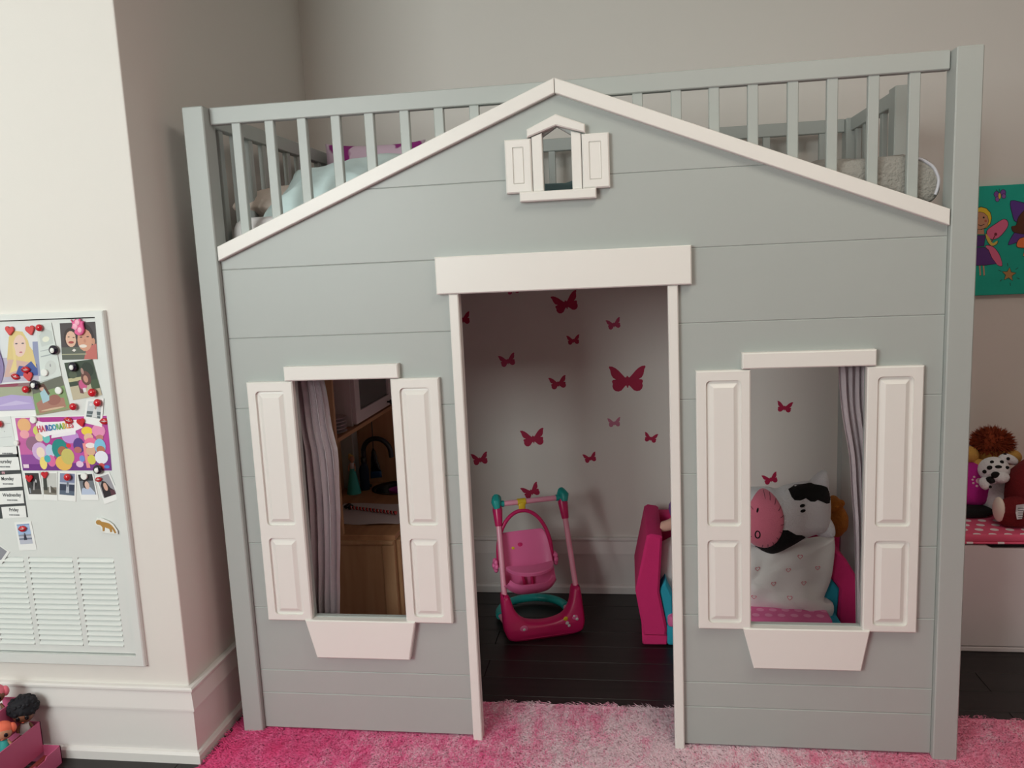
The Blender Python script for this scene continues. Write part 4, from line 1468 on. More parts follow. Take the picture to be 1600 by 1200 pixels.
# ================================================================ toddler sofa behind the right window
sofa = thing('toddler_sofa', 'low pink and teal foam toddler sofa behind the right playhouse window', 'sofa', (1.64, .8, 0))
bm = B(); box(bm, 1.342, 1.97, .625, 1.0, .002, .085, .012, 3); obj('base', bm, TEALFAB, sofa, .8)
bm = B(); box(bm, 1.346, 1.925, .612, .94, .078, .122, .014, 3); obj('seat_cushion', bm, SEATFAB, sofa, .8)
bm = B(); box(bm, 1.31, 2.03, .94, 1.04, .08, .40, .02, 3); obj('backrest', bm, HOTFAB, sofa, .8)
bm = B(); plate(bm, [(1.258, .040), (1.340, .040), (1.343, .070), (1.318, .21), (1.332, .420), (1.322, .427), (1.290, .432), (1.276, .424), (1.231, .213)], .622, .99, .008); obj('armrest', bm, HOTFAB, sofa, .7)
bm = B(); box(bm, 1.252, 1.345, .628, .985, .002, .044, .006); obj('arm_foot', bm, HOTFAB, sofa, .7)
bm = B(); plate(bm, [(1.340, .06), (1.368, .06), (1.366, .19), (1.352, .22), (1.342, .25), (1.330, .23), (1.317, .21)], .640, .95, .006); obj('arm_lining', bm, TEALFAB, sofa, .7)
bm = B(); plate(bm, [(1.976, .004), (1.983, .176), (1.945, .225), (1.945, .330), (1.962, .332), (2.006, .287), (2.058, .197), (2.058, .004)], .760, .99, .008); obj('armrest', bm, HOTFAB, sofa, .7)
bm = B(); plate(bm, [(1.930, .06), (1.975, .06), (1.983, .172), (1.947, .220), (1.920, .218)], .765, .95, .006); obj('arm_lining', bm, TEALFAB, sofa, .7)


# pillow with little hearts, on the seat
def hw(x, y):
    return (1.632 + .000511 * x, .677 - .000563 * y)


hpts = [hw(*p) for p in [(-585, 560), (-300, 560), (0, 590), (300, 550), (590, 520), (630, 530), (632, 650), (606, 820), (560, 950), (625, 966), (632, 1035), (596, 1072), (480, 1045), (300, 1018), (70, 1006), (-300, 1000), (-585, 1000)]]
HP_ = Puff(densify(smooth_loop(hpts, 3), .018), .046, (0, .735, 0), wrinkle=.022, wscale=9, back=.06, q=.42, p=4)
bm = B(); HP_.mesh(bm, 14)
hpil = obj('heart_pillow', bm, HEARTFAB, None, 1.4, (1.64, .735, .10))
tag(hpil, 'crumpled white pillow with tiny pink hearts on the toddler sofa', 'pillow')
HPINK = mat('heart_ink', (226, 150, 160), .8)
for x, y in ((378, 622), (196, 806), (408, 806), (300, 716), (310, 905), (408, 998), (85, 705), (60, 900), (500, 700), (-150, 720), (-250, 880)):
    cx, cz = hw(x, y)
    bm = B()
    o_ = [bm.verts.new(HP_.on(cx + a * .0095, cz + b * .009, .0018)) for a, b in HEART]
    i_ = [bm.verts.new(HP_.on(cx + a * .0062, cz + b * .0058, .0018)) for a, b in HEART]
    for k in range(len(HEART)):
        j = (k + 1) % len(HEART)
        bm.faces.new((o_[k], o_[j], i_[j], i_[k]))
    obj('heart_print', bm, HPINK, hpil)


# cow cushion
def cw(x, y):
    a, b = 1.638 + .000518 * x, .6586 - .000558 * y
    return (1.223 + (a - 1.223) * .9634, 1.415 + (b - 1.415) * .9634)


cow = thing('cow_cushion', 'plush white cow cushion with black patches and pink snout on the heart pillow', 'soft toy', (1.79, .8, .45))
CY = .690
CP = Puff(smooth_loop([cw(*p) for p in [(150, 180), (235, 195), (300, 172), (430, 146), (510, 142), (585, 165), (610, 250), (612, 400), (585, 480), (510, 505), (430, 535), (330, 592), (200, 645), (70, 592), (-80, 520), (-130, 380), (-60, 210)]], 4), .095, (0, CY, 0), wrinkle=.004, wscale=8, back=.06, p=2.4, q=.55)
bm = B(); CP.mesh(bm, 14); obj('body', bm, PLUSHW, cow, 1.4)
for pts in ([(455, 165), (500, 110), (545, 75), (578, 72), (592, 110), (596, 185), (540, 190)], [(590, 385), (618, 410), (642, 460), (642, 516), (610, 530), (540, 522), (495, 490), (530, 420)]):
    bm = B(); Puff(smooth_loop([cw(*p) for p in pts], 4), .030, (0, CY - .004, 0), back=.03, q=.5).mesh(bm, 7); obj('ear', bm, PLUSHW, cow, 1.4)
for pts, c in (([(308, 180), (360, 160), (430, 150), (455, 146), (520, 143), (580, 162), (600, 200), (605, 260), (590, 274), (560, 268), (520, 245), (490, 232), (470, 240), (440, 238), (420, 225), (405, 213), (385, 216), (370, 232), (335, 232), (318, 215)], (470, 195)),
               ([(245, 425), (285, 425), (310, 440), (345, 462), (385, 468), (410, 485), (420, 500), (340, 560), (260, 608), (200, 640), (130, 615), (70, 590), (75, 570), (150, 575), (210, 520)], (260, 530))):
    bm = B(); CP.patch(bm, densify([cw(*p) for p in pts], .006), 7, .003, cw(*c)); obj('patch', bm, PLUSHK, cow, 1.4, label='black patch')
for x, y in ((382, 262), (384, 294)):
    bm = B(); CP.patch(bm, [cw(x + 18 * math.cos(a), y + 10 * math.sin(a) - 3 * math.cos(a)) for a in [2 * PI * k / 14 for k in range(14)]], 3, .004); obj('eye', bm, PLUSHK, cow, 1.2)


def so(x, y, k=1.0):
    return (128 + (x - 128) * k, 380 + (y - 380) * k)


sn = [(128 + 128 * math.cos(a) - 10 * math.sin(a), 380 + 197 * math.sin(a)) for a in [2 * PI * k / 40 for k in range(40)]]
bm = B()
cv = bm.verts.new(CP.on(*cw(128, 380), .016)); prev = None
for k, lf in ((.2, .016), (.4, .0155), (.6, .0145), (.78, .013), (.9, .0105), (.97, .006), (1.0, .0005)):
    lp = [bm.verts.new(CP.on(*cw(*so(x, y, k)), lf)) for x, y in sn]
    for i in range(40):
        j = (i + 1) % 40
        bm.faces.new((cv, lp[i], lp[j]) if prev is None else (prev[i], lp[i], lp[j], prev[j]))
    prev = lp
obj('snout', bm, SNOUT, cow, 1.4)
bm = B()
for i in range(0, 40, 2):
    if i in (12, 14, 26, 28):
        continue
    x, y = sn[i]
    tube(bm, [CP.on(*cw(*so(x, y, k)), lf + .0015) for k, lf in ((.80, .0125), (.90, .0105), (.985, .005))], .0009, 6)
st = obj('stitches', bm, STITCH, cow, 1.0)
bm = B(); CP.patch(bm, [cw(78 + 9 * math.cos(a) + 6 * math.sin(a), 290 - 22 * math.sin(a)) for a in [2 * PI * k / 12 for k in range(12)]], 3, .016); obj('nostril', bm, PLUSHK, cow, 1.2)
bm = B(); tube(bm, [CP.on(*cw(78 + 16 * math.cos(a), 455 - 26 * math.sin(a)), .015) for a in [2 * PI * k / 16 for k in range(16)]], .0022, 8, True); obj('nostril_ring', bm, PLUSHK, cow, 1.2)
# amber soft toy in the corner
amb = thing('amber_soft_toy', 'fuzzy amber soft toy behind the cow cushion, by the bed post', 'soft toy', (2.02, .90, .36))
bm = B(); ell(bm, (2.000, .88, .40), (.040, .05, .062), 18, 12, noise_amp=.006, noise_scale=30); obj('body', bm, ORANGEPL, amb, 1.4)
bm = B(); ell(bm, (1.985, .885, .460), (.034, .04, .034), 16, 10, noise_amp=.006, noise_scale=40); ell(bm, (2.012, .875, .470), .014, 10, 8); obj('head', bm, ORANGEPL, amb, 1.4)
# purple soft toy peeping past the door jamb
pt_ = thing('purple_soft_toy', 'purple soft toy with a pale paw peeping past the right door jamb', 'soft toy', (1.42, .80, .42))
bm = B(); ell(bm, (1.425, .80, .470), (.060, .05, .058), 18, 12, noise_amp=.004, noise_scale=30); obj('body', bm, mat('purple_plush', (120, 80, 150), .95, .2, 50, .5, 160), pt_, 1.4)
bm = B(); tube(bm, spline([(1.41, .77, .452), (1.375, .745, .432), (1.340, .735, .424), (1.330, .735, .423)], 5), [.022, .022, .022, .022, .022, .022, .021, .021, .020, .020, .019, .019, .018, .017, .014, .008], 12); obj('paw', bm, mat('pale_paw', (226, 176, 160), .9), pt_, 1.2)

# ================================================================ toy kitchen behind the left window
kit = thing('toy_kitchen', 'birch toy kitchen with white wall cupboard inside the left playhouse window', 'toy kitchen', (.2, .7, 0))
KX0, KX1, KY0, KY1, KZ = 0.0, .405, .38, 1.085, .51
UX = .222
bm = B(); box(bm, KX0, KX1, KY0, KY0 + .016, 0, KZ - .018, .001); obj('base_side', bm, BIRCH, kit)
bm = B(); box(bm, KX0 + .004, KX1 - .004, KY0 - .006, KY0, KZ - .034, KZ - .020, .003, 2); obj('base_moulding', bm, BIRCH, kit)
bm = B(); box(bm, KX1 - .045, KX1 - .001, KY0 - .004, KY0, .01, KZ - .036, .0015); obj('base_stile', bm, BIRCH, kit)
bm = B(); box(bm, KX0, KX1, KY1 - .016, KY1, 0, KZ - .018, .001); obj('base_side', bm, BIRCH, kit)
bm = B(); box(bm, KX0, KX0 + .01, KY0 + .016, KY1 - .016, 0, 1.09, .001); obj('back_panel', bm, BIRCH, kit)
for y0, y1 in ((KY0 + .018, .730), (.734, KY1 - .018)):
    bm = B(); plate(bm, rect(y0, y1, .03, KZ - .022), KX1 + .014, KX1 - .002, .003, axis=lambda a, b, d: (d, a, b))
    d_ = obj('base_door', bm, BIRCH, kit)
    bm = B(); ell(bm, (KX1 + .024, y1 - .03, .40), .012, 12, 8); obj('knob', bm, KBLACK, d_, 1.0)
# worktop with a round cut-out for the sink
SXC, SYC = .245, .975
bm = B()
hole = [(SXC + .0935 * math.cos(a), SYC + .0935 * math.sin(a)) for a in [2 * PI * k / 28 for k in range(28)]]
plate(bm, rect(KX0 + .01, KX1 + .004, KY0 + .0005, KY1), KZ, KZ - .018, .002, [hole], axis=lambda a, b, d: (a, b, d))
obj('worktop', bm, BIRCHH, kit)
bm = B()
lathe(bm, [(.0, -.060), (.07, -.060), (.082, -.040), (.088, -.002), (.098, .004), (.106, .004), (.107, .0012), (.0925, .0008), (.0915, -.004), (.085, -.043), (.068, -.063), (0, -.063)], (SXC, SYC, KZ), 30)
obj('sink_bowl', bm, KBLACK, kit, .8)
bm = B()
lathe(bm, [(.026, 0), (.026, .006), (.017, .010), (.016, .06)], (.100, 1.0, KZ), 16)
fz = [(.100, 1.0, KZ + .05), (.100, 1.0, KZ + .150)] + [(.100 + .060 * (1 - math.cos(a)), 1.0 - .01 * math.sin(a), KZ + .150 + .062 * math.sin(a)) for a in [PI * k / 14 for k in range(1, 15)]] + [(.222, 1.0, KZ + .128)]
tube(bm, fz, .0105, 12); obj('tap', bm, STEEL, kit, 1.0)
# upper part: end posts, shelf, white cupboard
bm = B(); box(bm, KX0, UX, KY0, KY0 + .016, KZ, 1.09, .001); obj('upper_side', bm, BIRCH, kit)
bm = B(); box(bm, KX0, UX, KY1 - .016, KY1, KZ, 1.09, .001); obj('upper_side', bm, BIRCH, kit)
bm = B(); box(bm, KX0 + .01, UX + .002, KY0 + .016, KY1 - .016, .838, .853, .001); obj('shelf', bm, BIRCHH, kit)
bm = B(); box(bm, KX0 + .01, UX, KY0 + .016, KY1 - .016, 1.078, 1.09, .001); obj('top_board', bm, BIRCHH, kit)
bm = B()
box(bm, .02, UX - .016, .60, .612, .853, 1.078, .001); box(bm, .02, UX - .016, 1.056, 1.068, .853, 1.078, .001); box(bm, .02, .03, .612, 1.056, .853, 1.078)
obj('cupboard', bm, KWHITE, kit)
bm = B()
plate(bm, rect(.602, 1.066, .860, 1.074), UX + .001, UX - .015, .0015, [rect(.652, 1.016, .905, 1.032)], axis=lambda a, b, d: (d, a, b))
cd = obj('cupboard_door', bm, KWHITE, kit)
bm = B(); box(bm, UX - .010, UX - .007, .648, 1.020, .901, 1.036); obj('door_pane', bm, GLASS, cd)
bm = B(); tube(bm, [(UX + .001, .990, .878), (UX + .012, .990, .878)], .004, 8); ell(bm, (UX + .018, .990, .878), (.009, .011, .011), 12, 8); obj('knob', bm, KBLACK, cd, 1.0)
# things in and on the kitchen
for k in range(5):
    bm = B(); lathe(bm, [(.0, 0), (.026, 0), (.044, .007), (.045, .0085), (.026, .0025), (0, .0025)], (.180, .485, .8535 + k * .0125), 24)
    for kk in ('',):
        pass
    nm = ('lowest', 'second', 'middle', 'fourth', 'topmost')[k]
    tag(obj('toy_plate', bm, KWHITE, None, .6, (.180, .485, .8535 + k * .0125)), f'{nm} white toy plate of the stack on the kitchen shelf', 'plate', 'stacked toy plates')
bm = B()
tops, bots = [], []
for j in range(9):
    for i in range(13):
        u, v = i / 12, j / 8
        p = Vector((.095 + .295 * u, .488 + .255 * v + .008 * math.sin(u * 7), KZ + .0008 + .004 * max(0, 1 - v * 3) * (1 + math.sin(u * 9 + 1)) + .0012 * v))
        bots.append(bm.verts.new(p)); tops.append(bm.verts.new(p + Vector((0, 0, .0012))))
for j in range(8):
    for i in range(12):
        a = j * 13 + i
        bm.faces.new((tops[a], tops[a + 1], tops[a + 14], tops[a + 13]))
        bm.faces.new((bots[a], bots[a + 13], bots[a + 14], bots[a + 1]))
rim = list(range(13)) + [12 + 13 * k for k in range(1, 9)] + [104 + k for k in range(11, -1, -1)] + [13 * k for k in range(7, 0, -1)]
for a, c in zip(rim, rim[1:] + rim[:1]):
    bm.faces.new((bots[a], bots[c], tops[c], tops[a]))
tag(obj('paper_sheet', bm, KWHITE, None, 1.2, (.24, .61, KZ)), 'white sheet lying on the near end of the toy kitchen worktop', 'paper')
wand = thing('striped_stick', 'red and black striped stick with a dark tuft on the white sheet', 'toy', (.24, .63, KZ))
a, b = Vector((.150, .664, KZ + .012)), Vector((.352, .594, KZ + .012))
NSEG = 20
for k in range(NSEG):
    if k % 2 == 0:
        continue
bm = B()
dv = (b - a)
sd = dv.cross(Vector((0, 0, 1))).normalized(); up = sd.cross(dv).normalized()
rr_ = []
for i in range(81):
    t_ = i / 80
    rr_.append([bm.verts.new(a + dv * t_ + (sd * math.cos(2 * PI * q / 12) + up * math.sin(2 * PI * q / 12)) * .0068) for q in range(12)])
for i in range(80):
    for q in range(12):
        f = bm.faces.new((rr_[i][q], rr_[i][(q + 1) % 12], rr_[i + 1][(q + 1) % 12], rr_[i + 1][q]))
        ph = (i / 6.0 + q / 12) % 1
        f.material_index = 0 if ph < .45 else (1 if ph < .62 else 2)
bm.faces.new(rr_[0]); bm.faces.new(rr_[-1])
obj('stick', bm, [FLATRED, WHITEPL, MAGBLACK], wand, 1.0)
bm = B()
for k in range(7):
    an = 2 * PI * k / 7
    ell(bm, tuple(a + Vector((-.006 - .008 * (k % 2), .004, 0)) + Vector((.008 * math.cos(an), .008 * math.sin(an), .003 + .004 * math.sin(an * 2)))), (.010, .007, .007), 8, 6)
obj('tuft', bm, KBLACK, wand, 1.2)
# long-skirted doll on the worktop
dl = thing('gown_doll', 'small blonde doll in a long teal gown standing on the toy kitchen worktop', 'doll', (.082, .90, KZ))
bm = B(); lathe(bm, [(.029, 0), (.0285, .004), (.024, .03), (.017, .07), (.010, .100), (.0085, .106), (0, .107)], (.082, .90, KZ), 20); obj('gown', bm, DTEAL, dl, .8)
bm = B(); lathe(bm, [(.0085, .104), (.0105, .118), (.0085, .128), (.004, .132), (0, .133)], (.082, .90, KZ), 14); obj('bodice', bm, DWHITE, dl, 1.0)
bm = B(); ell(bm, (.084, .898, KZ + .147), (.0105, .0105, .013), 14, 10); tube(bm, [(.083, .899, KZ + .130), (.083, .899, KZ + .138)], .004, 8); obj('head', bm, SKIN, dl, 1.0)
bm = B(); ell(bm, (.079, .903, KZ + .150), (.0125, .0115, .0135), 14, 10); ell(bm, (.073, .906, KZ + .161), .007, 10, 8); obj('hair', bm, HAIRY, dl, 1.0)
for s in (-1, 1):
    bm = B(); tube(bm, [(.082 + s * .009, .900, KZ + .126), (.082 + s * .014, .896, KZ + .112), (.082 + s * .014, .890, KZ + .098)], [.0032, .0028, .0024], 8); obj('arm', bm, SKIN, dl, 1.0)
# dark bottle and towel beside the tap
bt = thing('dark_bottle', 'tall dark bottle behind the gown doll next to the tap', 'bottle', (.112, .955, KZ))
bm = B(); lathe(bm, [(.019, 0), (.020, .004), (.020, .085), (.017, .10), (.009, .112), (.009, .122)], (.112, .955, KZ), 18); obj('body', bm, NAVY, bt, .8)
bm = B(); lathe(bm, [(.0105, .120), (.0105, .138), (.008, .141)], (.112, .955, KZ), 14); obj('cap', bm, KBLACK, bt, .8)
tw = thing('hanging_towel', 'dark towel with blue hem hanging from a hook under the kitchen shelf', 'towel', (.125, 1.04, .80))
bm = B(); tube(bm, [(.130, 1.045, .838), (.130, 1.045, .70), (.130, 1.040, .67), (.130, 1.030, .668)], .002, 8); obj('hook', bm, STEEL, tw, 1.0)
TWL = Puff(densify([(.130, .672), (.140, .655), (.150, .60), (.160, .565), (.112, .562), (.116, .62), (.122, .655)], .012), .008, (0, 1.040, 0), back=.006, wrinkle=.006, wscale=30)
bm = B(); TWL.mesh(bm, 7); obj('cloth', bm, KBLACK, tw, 1.2)
TW2 = Puff(densify([(.112, .566), (.160, .569), (.162, .540), (.110, .535)], .012), .007, (0, 1.038, 0), back=.006, wrinkle=.006, wscale=30)
bm = B(); TW2.mesh(bm, 6); obj('hem', bm, BLUEB, tw, 1.2)
cup = thing('purple_cup', 'purple toy cup standing in the black kitchen sink', 'cup', (SXC, SYC, KZ - .06))
bm = B(); lathe(bm, [(.026, .001), (.036, .004), (.044, .060), (.041, .060), (.034, .006), (0, .006)], (SXC + .012, SYC - .01, KZ - .060), 22); obj('body', bm, PURPLE, cup, .8)

PINKBAND = mat('pink_band', (232, 92, 128), .8, .04)
HEM = mat_dots('dashed_hem', (232, 92, 128), (246, 232, 236), .05, .3, (0, 0))
# ================================================================ toy chest at the right with its cushion and soft toys
chest = thing('toy_chest', 'low white toy chest against the back wall, right of the playhouse bed', 'chest', (2.75, .86, 0))
QX0, QX1, QY0, QY1 = 2.13, 3.35, .637, 1.09
bm = B(); box(bm, QX0, QX1, QY0 + .018, QY1, .0, .395, .002); obj('carcass', bm, KWHITE, chest)
bm = B(); plate(bm, [(QX0, .022), (QX1, .022), (QX1, .393), (3.05, .393), (3.03, .380), (2.452, .380), (2.428, .393), (QX0, .393)], QY0, QY0 + .018, .002); obj('front_panel', bm, KWHITE, chest)
bm = B(); box(bm, 2.43, 3.05, QY0 + .0165, QY0 + .0182, .374, .395); obj('slot_shade', bm, DARK, chest)  # dark strip painting the shade inside the hand cut-out
bm = B(); box(bm, QX0, QX1, QY0 + .002, QY0 + .016, .0, .019, .003); obj('plinth', bm, KWHITE, chest)
cu = thing('bench_cushion', 'pink bench cushion with white dots on the toy chest', 'cushion', (2.75, .86, .396))
bm = B(); box(bm, QX0 + .005, QX1 - .005, QY0 - .004, QY1, .402, .432, .010, 3)
bm.normal_update()
for f in bm.faces:
    f.material_index = 1 if f.normal.y < -.5 else 0
obj('pad', bm, [CUSHM, PINKBAND], cu, .9)
bm = B(); tube(bm, [(QX0 + .006, QY0 - .003, .4015), (QX1 - .006, QY0 - .003, .4015)], .0040, 8); box(bm, QX0 + .01, QX1 - .01, QY0 + .002, QY1 - .004, .3965, .403); obj('piping', bm, HEM, cu, 1.0)
ZC = .432
# lion-like toy
ln = thing('maned_soft_toy', 'tan soft toy with a bushy russet mane at the back of the toy chest', 'soft toy', (2.55, .95, ZC))
bm = B(); ell(bm, (2.540, .965, ZC + .090), (.085, .075, .092), 20, 14, noise_amp=.004); obj('body', bm, TAN, ln, 1.4)
bm = B(); ell(bm, (2.560, .930, .660), (.060, .055, .058), 18, 12); obj('head', bm, TAN, ln, 1.4)
for c, r in (((2.475, .905, .645), (.030, .03, .034)), ((2.612, .890, .640), (.034, .03, .028)), ((2.500, .880, .600), (.032, .03, .036))):
    bm = B(); ell(bm, c, r, 14, 10, noise_amp=.003, noise_scale=40); obj('paw', bm, TAN, ln, 1.4)
mn = B(); ell(mn, (2.556, .925, .682), (.062, .055, .050), 18, 12, noise_amp=.008, noise_scale=30); mo = obj('mane', mn, MANE, ln, 1.4)
rg = random.Random(3)
pts = []
for k in range(1500):
    u, v = rg.uniform(-1, 1), rg.uniform(0, 2 * PI)
    q = math.sqrt(1 - u * u)
    n_ = Vector((q * math.cos(v), q * math.sin(v), u))
    if n_.z < -.55:
        continue
    pts.append((Vector((2.556 + .062 * n_.x, .925 + .055 * n_.y, .682 + .050 * n_.z)), n_))
tufts('mane_fur', MANE, pts, .026, .0022, mo, .35, .15)
# magenta cushion with paw prints
mg = thing('paw_print_cushion', 'magenta plush cushion with pale paw prints on the toy chest, next to the bed post', 'cushion', (2.44, .86, ZC))
MP = Puff(densify(rrect(2.345, 2.540, .476, .635, .055, 6), .02), .045, (0, .860, 0), (1, 0, 0), (0, .2, 1), (0, -1, .2), back=.04, q=.45, p=3)
MP.O = Vector((0, .760, 0))
bm = B(); MP.mesh(bm, 9); obj('body', bm, MAGENTA, mg, 1.4)
for cx, cz, r in ((2.478, .570, .0105), (2.458, .562, .004), (2.456, .574, .004), (2.462, .584, .004), (2.470, .551, .0045), (2.40, .60, .009), (2.384, .594, .0035), (2.386, .605, .0035), (2.42, .52, .009), (2.405, .515, .0035)):
    bm = B(); MP.patch(bm, [(cx + r * 1.1 * math.cos(a), cz + r * math.sin(a)) for a in [2 * PI * k / 10 for k in range(10)]], 2, .0025); obj('paw_print', bm, PIPING, mg, 1.2)
bm = B(); tube(bm, [(2.37, .853, .482), (2.44, .851, .478), (2.52, .853, .482)], .006, 8); obj('piping', bm, PIPING, mg, 1.0)
bk = B(); ell(bk, (2.45, .835, ZC + .022), (.085, .05, .023), 18, 10, noise_amp=.004)
tag(obj('black_soft_toy', bk, PLUSHK, None, 1.4, (2.45, .835, ZC)), 'flat black soft toy squashed under the magenta paw print cushion', 'soft toy')
# dalmatian
dg = thing('dalmatian_toy', 'white spotted dog soft toy between magenta cushion and dark red bear', 'soft toy', (2.52, .80, ZC))
HC, HR = Vector((2.512, .795, .618)), Vector((.052, .045, .046))
bm = B(); ell(bm, (2.560, .855, ZC + .070), (.062, .055, .072), 18, 12); obj('body', bm, PLUSHW, dg, 1.4)
bm = B(); ell(bm, tuple(HC), tuple(HR), 20, 14); ell(bm, (2.520, .757, .600), (.028, .025, .022), 14, 10); ell(bm, (2.500, .770, .590), (.022, .02, .018), 12, 8); obj('head', bm, PLUSHW, dg, 1.4)
for pl in ([(2.530, .80, .655), (2.560, .80, .656), (2.590, .80, .640)], [(2.478, .775, .592), (2.470, .765, .575), (2.480, .755, .560)]):
    bm = B(); tube(bm, spline(pl, 5), [.010, .013, .016, .018, .018, .018, .017, .016, .014, .012, .006], 12); obj('ear', bm, PLUSHW, dg, 1.3)
spots = [(-.55, .35, .010, .008), (-.05, .45, .012, .006), (-.8, .0, .008, .007), (.25, .75, .007, .007), (-.35, .75, .007, .006), (.55, .35, .007, .006)]
for a, b, rx, rz in spots:
    n_ = Vector((a, -math.sqrt(max(.05, 1 - a * a - b * b)), b)).normalized()
    c = HC + Vector((n_.x * HR.x, n_.y * HR.y, n_.z * HR.z))
    bm = B(); ell(bm, tuple(c), (rx, .005, rz), 10, 8); obj('spot', bm, PLUSHK, dg, 1.2)
for c, r in (((2.497, .746, .612), (.015, .008, .012)), ((2.487, .758, .590), (.018, .012, .013)), ((2.548, .798, .672), (.006, .006, .006)), ((2.482, .748, .568), (.006, .006, .005)), ((2.552, .782, .661), (.006, .006, .006))):
    bm = B(); ell(bm, c, r, 12, 8); obj('spot', bm, PLUSHK, dg, 1.2)
# dark red bear
rb = thing('red_bear', 'dark red plush bear with white tag at the right end of the toys', 'soft toy', (2.62, .76, ZC))
bm = B(); ell(bm, (2.640, .765, ZC + .120), (.098, .085, .118), 24, 16, noise_amp=.005, noise_scale=26); obj('body', bm, REDPL, rb, 1.4)
bm = B(); ell(bm, (2.720, .79, ZC + .265), (.080, .075, .075), 22, 14, noise_amp=.005, noise_scale=26); ell(bm, (2.665, .79, ZC + .32), (.028, .02, .028), 12, 8); ell(bm, (2.775, .79, ZC + .32), (.028, .02, .028), 12, 8); obj('head', bm, REDPL, rb, 1.4)
bm = B(); ell(bm, (2.555, .715, ZC + .055), (.070, .050, .056), 20, 12, noise_amp=.005, noise_scale=28); obj('leg', bm, REDPL, rb, 1.4)
bm = B(); ell(bm, (2.498, .712, ZC + .065), (.016, .034, .044), 14, 10); obj('foot_sole', bm, PEACH, rb, 1.4)
bm = B(); ell(bm, (2.72, .69, ZC + .056), (.065, .055, .056), 18, 12, noise_amp=.005, noise_scale=28); obj('leg', bm, REDPL, rb, 1.4)
bm = B()
q = [(2.528, .655, .530), (2.558, .650, .536), (2.552, .648, .512), (2.549, .648, .512), (2.544, .645, .484), (2.528, .645, .482), (2.524, .648, .505)]
vs_ = [bm.verts.new(p) for p in q]
bm.faces.new(vs_); bmesh.ops.solidify(bm, geom=bm.faces[:], thickness=.0012)
tg = obj('tag', bm, DWHITE, rb)
bm = B()
for k in range(5):
    box(bm, 2.531, 2.549, .6435, .6445, .488 + k * .008, .4895 + k * .008)
for v in bm.verts:
    v.co.y += (v.co.z - .488) * .14 - .0005
obj('tag_print', bm, DGREY, tg)

# ---------------------------------------------------------------- painting on the back wall above the chest
pic = thing('fairy_painting', 'teal canvas painting of fairies with a star, on the wall right of the bed', 'painting', (2.72, YB, 1.43))
CX0, CX1, CZ0, CZ1 = 2.43, 3.03, 1.2245, 1.634
bm = B(); box(bm, CX0, CX1, 1.094, YB - .0005, CZ0, CZ1, .003, 2); obj('canvas', bm, CANVAS, pic)
INK = (24, 22, 34)


def cv_(a, b):
    x = 2.562 + .00227 * (a - 1535) + .0001 * (b - 350)
    z = 1.494 - .0024 * (b - 350) - .0001 * (a - 1535)
    return ((x - CX0) / (CX1 - CX0), (z - CZ0) / (CZ1 - CZ0))


def fig(pts, c, n=3, ol=1.0):
    pts = smooth_loop(pts, n) if n > 1 else pts
    cx, cy = sum(p[0] for p in pts) / len(pts), sum(p[1] for p in pts) / len(pts)
    o_ = []
    for x, y in pts:
        L = math.hypot(x - cx, y - cy) or 1
        o_.append(cv_(x + (x - cx) / L * ol, y + (y - cy) / L * ol))
    return [('p', o_, INK), ('p', [cv_(x, y) for x, y in pts], c)]


def lin_(p, q, w=.5, c=INK):
    d = Vector((q[0] - p[0], q[1] - p[1])).normalized()
    n_ = Vector((-d.y, d.x)) * w
    return [('p', [cv_(p[0] + n_.x, p[1] + n_.y), cv_(q[0] + n_.x, q[1] + n_.y), cv_(q[0] - n_.x, q[1] - n_.y), cv_(p[0] - n_.x, p[1] - n_.y)], c)]


def circ(x, y, r, ry=None):
    return [(x + r * math.cos(a), y + (ry or r) * math.sin(a)) for a in [2 * PI * k / 12 for k in range(12)]]


S = []
S += fig([(1542, 361), (1556, 350), (1568, 343), (1574, 347), (1573, 356), (1560, 371), (1547, 373)], (232, 110, 150))
S += fig([(1540, 384), (1551, 385.5), (1561, 398), (1565.6, 414.5), (1558, 413.6), (1549, 403), (1544, 391)], (232, 110, 150))
for a in (1530, 1536):
    S += fig([(a - 1, 412), (a + 1.5, 412), (a + 2.5, 430), (a + .5, 431)], (206, 160, 130), 1, .6)
S += fig([(1516, 388), (1538, 386.5), (1544, 391), (1549, 403), (1556, 412), (1540, 414), (1525, 414.5), (1508, 412)], (92, 50, 130), 1)
S += fig([(1524, 368), (1539.5, 368), (1537, 384), (1526, 385)], (84, 44, 124), 1)
S += fig([(1528, 358), (1537, 358), (1538, 366), (1527, 366)], (206, 150, 120), 1, .5)
S += fig(circ(1533, 341, 16, 17), (240, 206, 50), 1)
S += fig(circ(1531, 345, 13.5, 13.5), (206, 150, 116), 1, .6)
S += fig([(1540, 365), (1546, 372), (1551, 380), (1558, 376), (1557, 381), (1549, 384), (1542, 375)], (226, 200, 90))
S += [('p', [cv_(*p) for p in circ(1537, 340, 1.6)], INK), ('p', [cv_(*p) for p in circ(1527, 341, 1.6)], INK), ('p', [cv_(*p) for p in circ(1540, 345.5, 2)], (190, 100, 80))]
S += lin_((1528, 351), (1533, 353), .5) + lin_((1533, 353), (1538, 350), .5)
S += lin_((1549, 378), (1555, 367), .7, (120, 30, 50)) + [('p', [cv_(*p) for p in circ(1555.5, 366, 2.4)], (120, 30, 50))]
st5 = [(1576 + (11 if k % 2 == 0 else 4.8) * math.sin(PI * k / 5 + .1), 429 - (11 if k % 2 == 0 else 4.8) * math.cos(PI * k / 5 + .1)) for k in range(10)]
S += fig(st5, (184, 142, 84), 1, 1.0)
for k in range(6):
    an = 2 * PI * k / 6 + .4
    S += lin_((1576 + 13 * math.cos(an), 429 + 13 * math.sin(an)), (1576 + 18 * math.cos(an), 429 + 18 * math.sin(an)), .4)
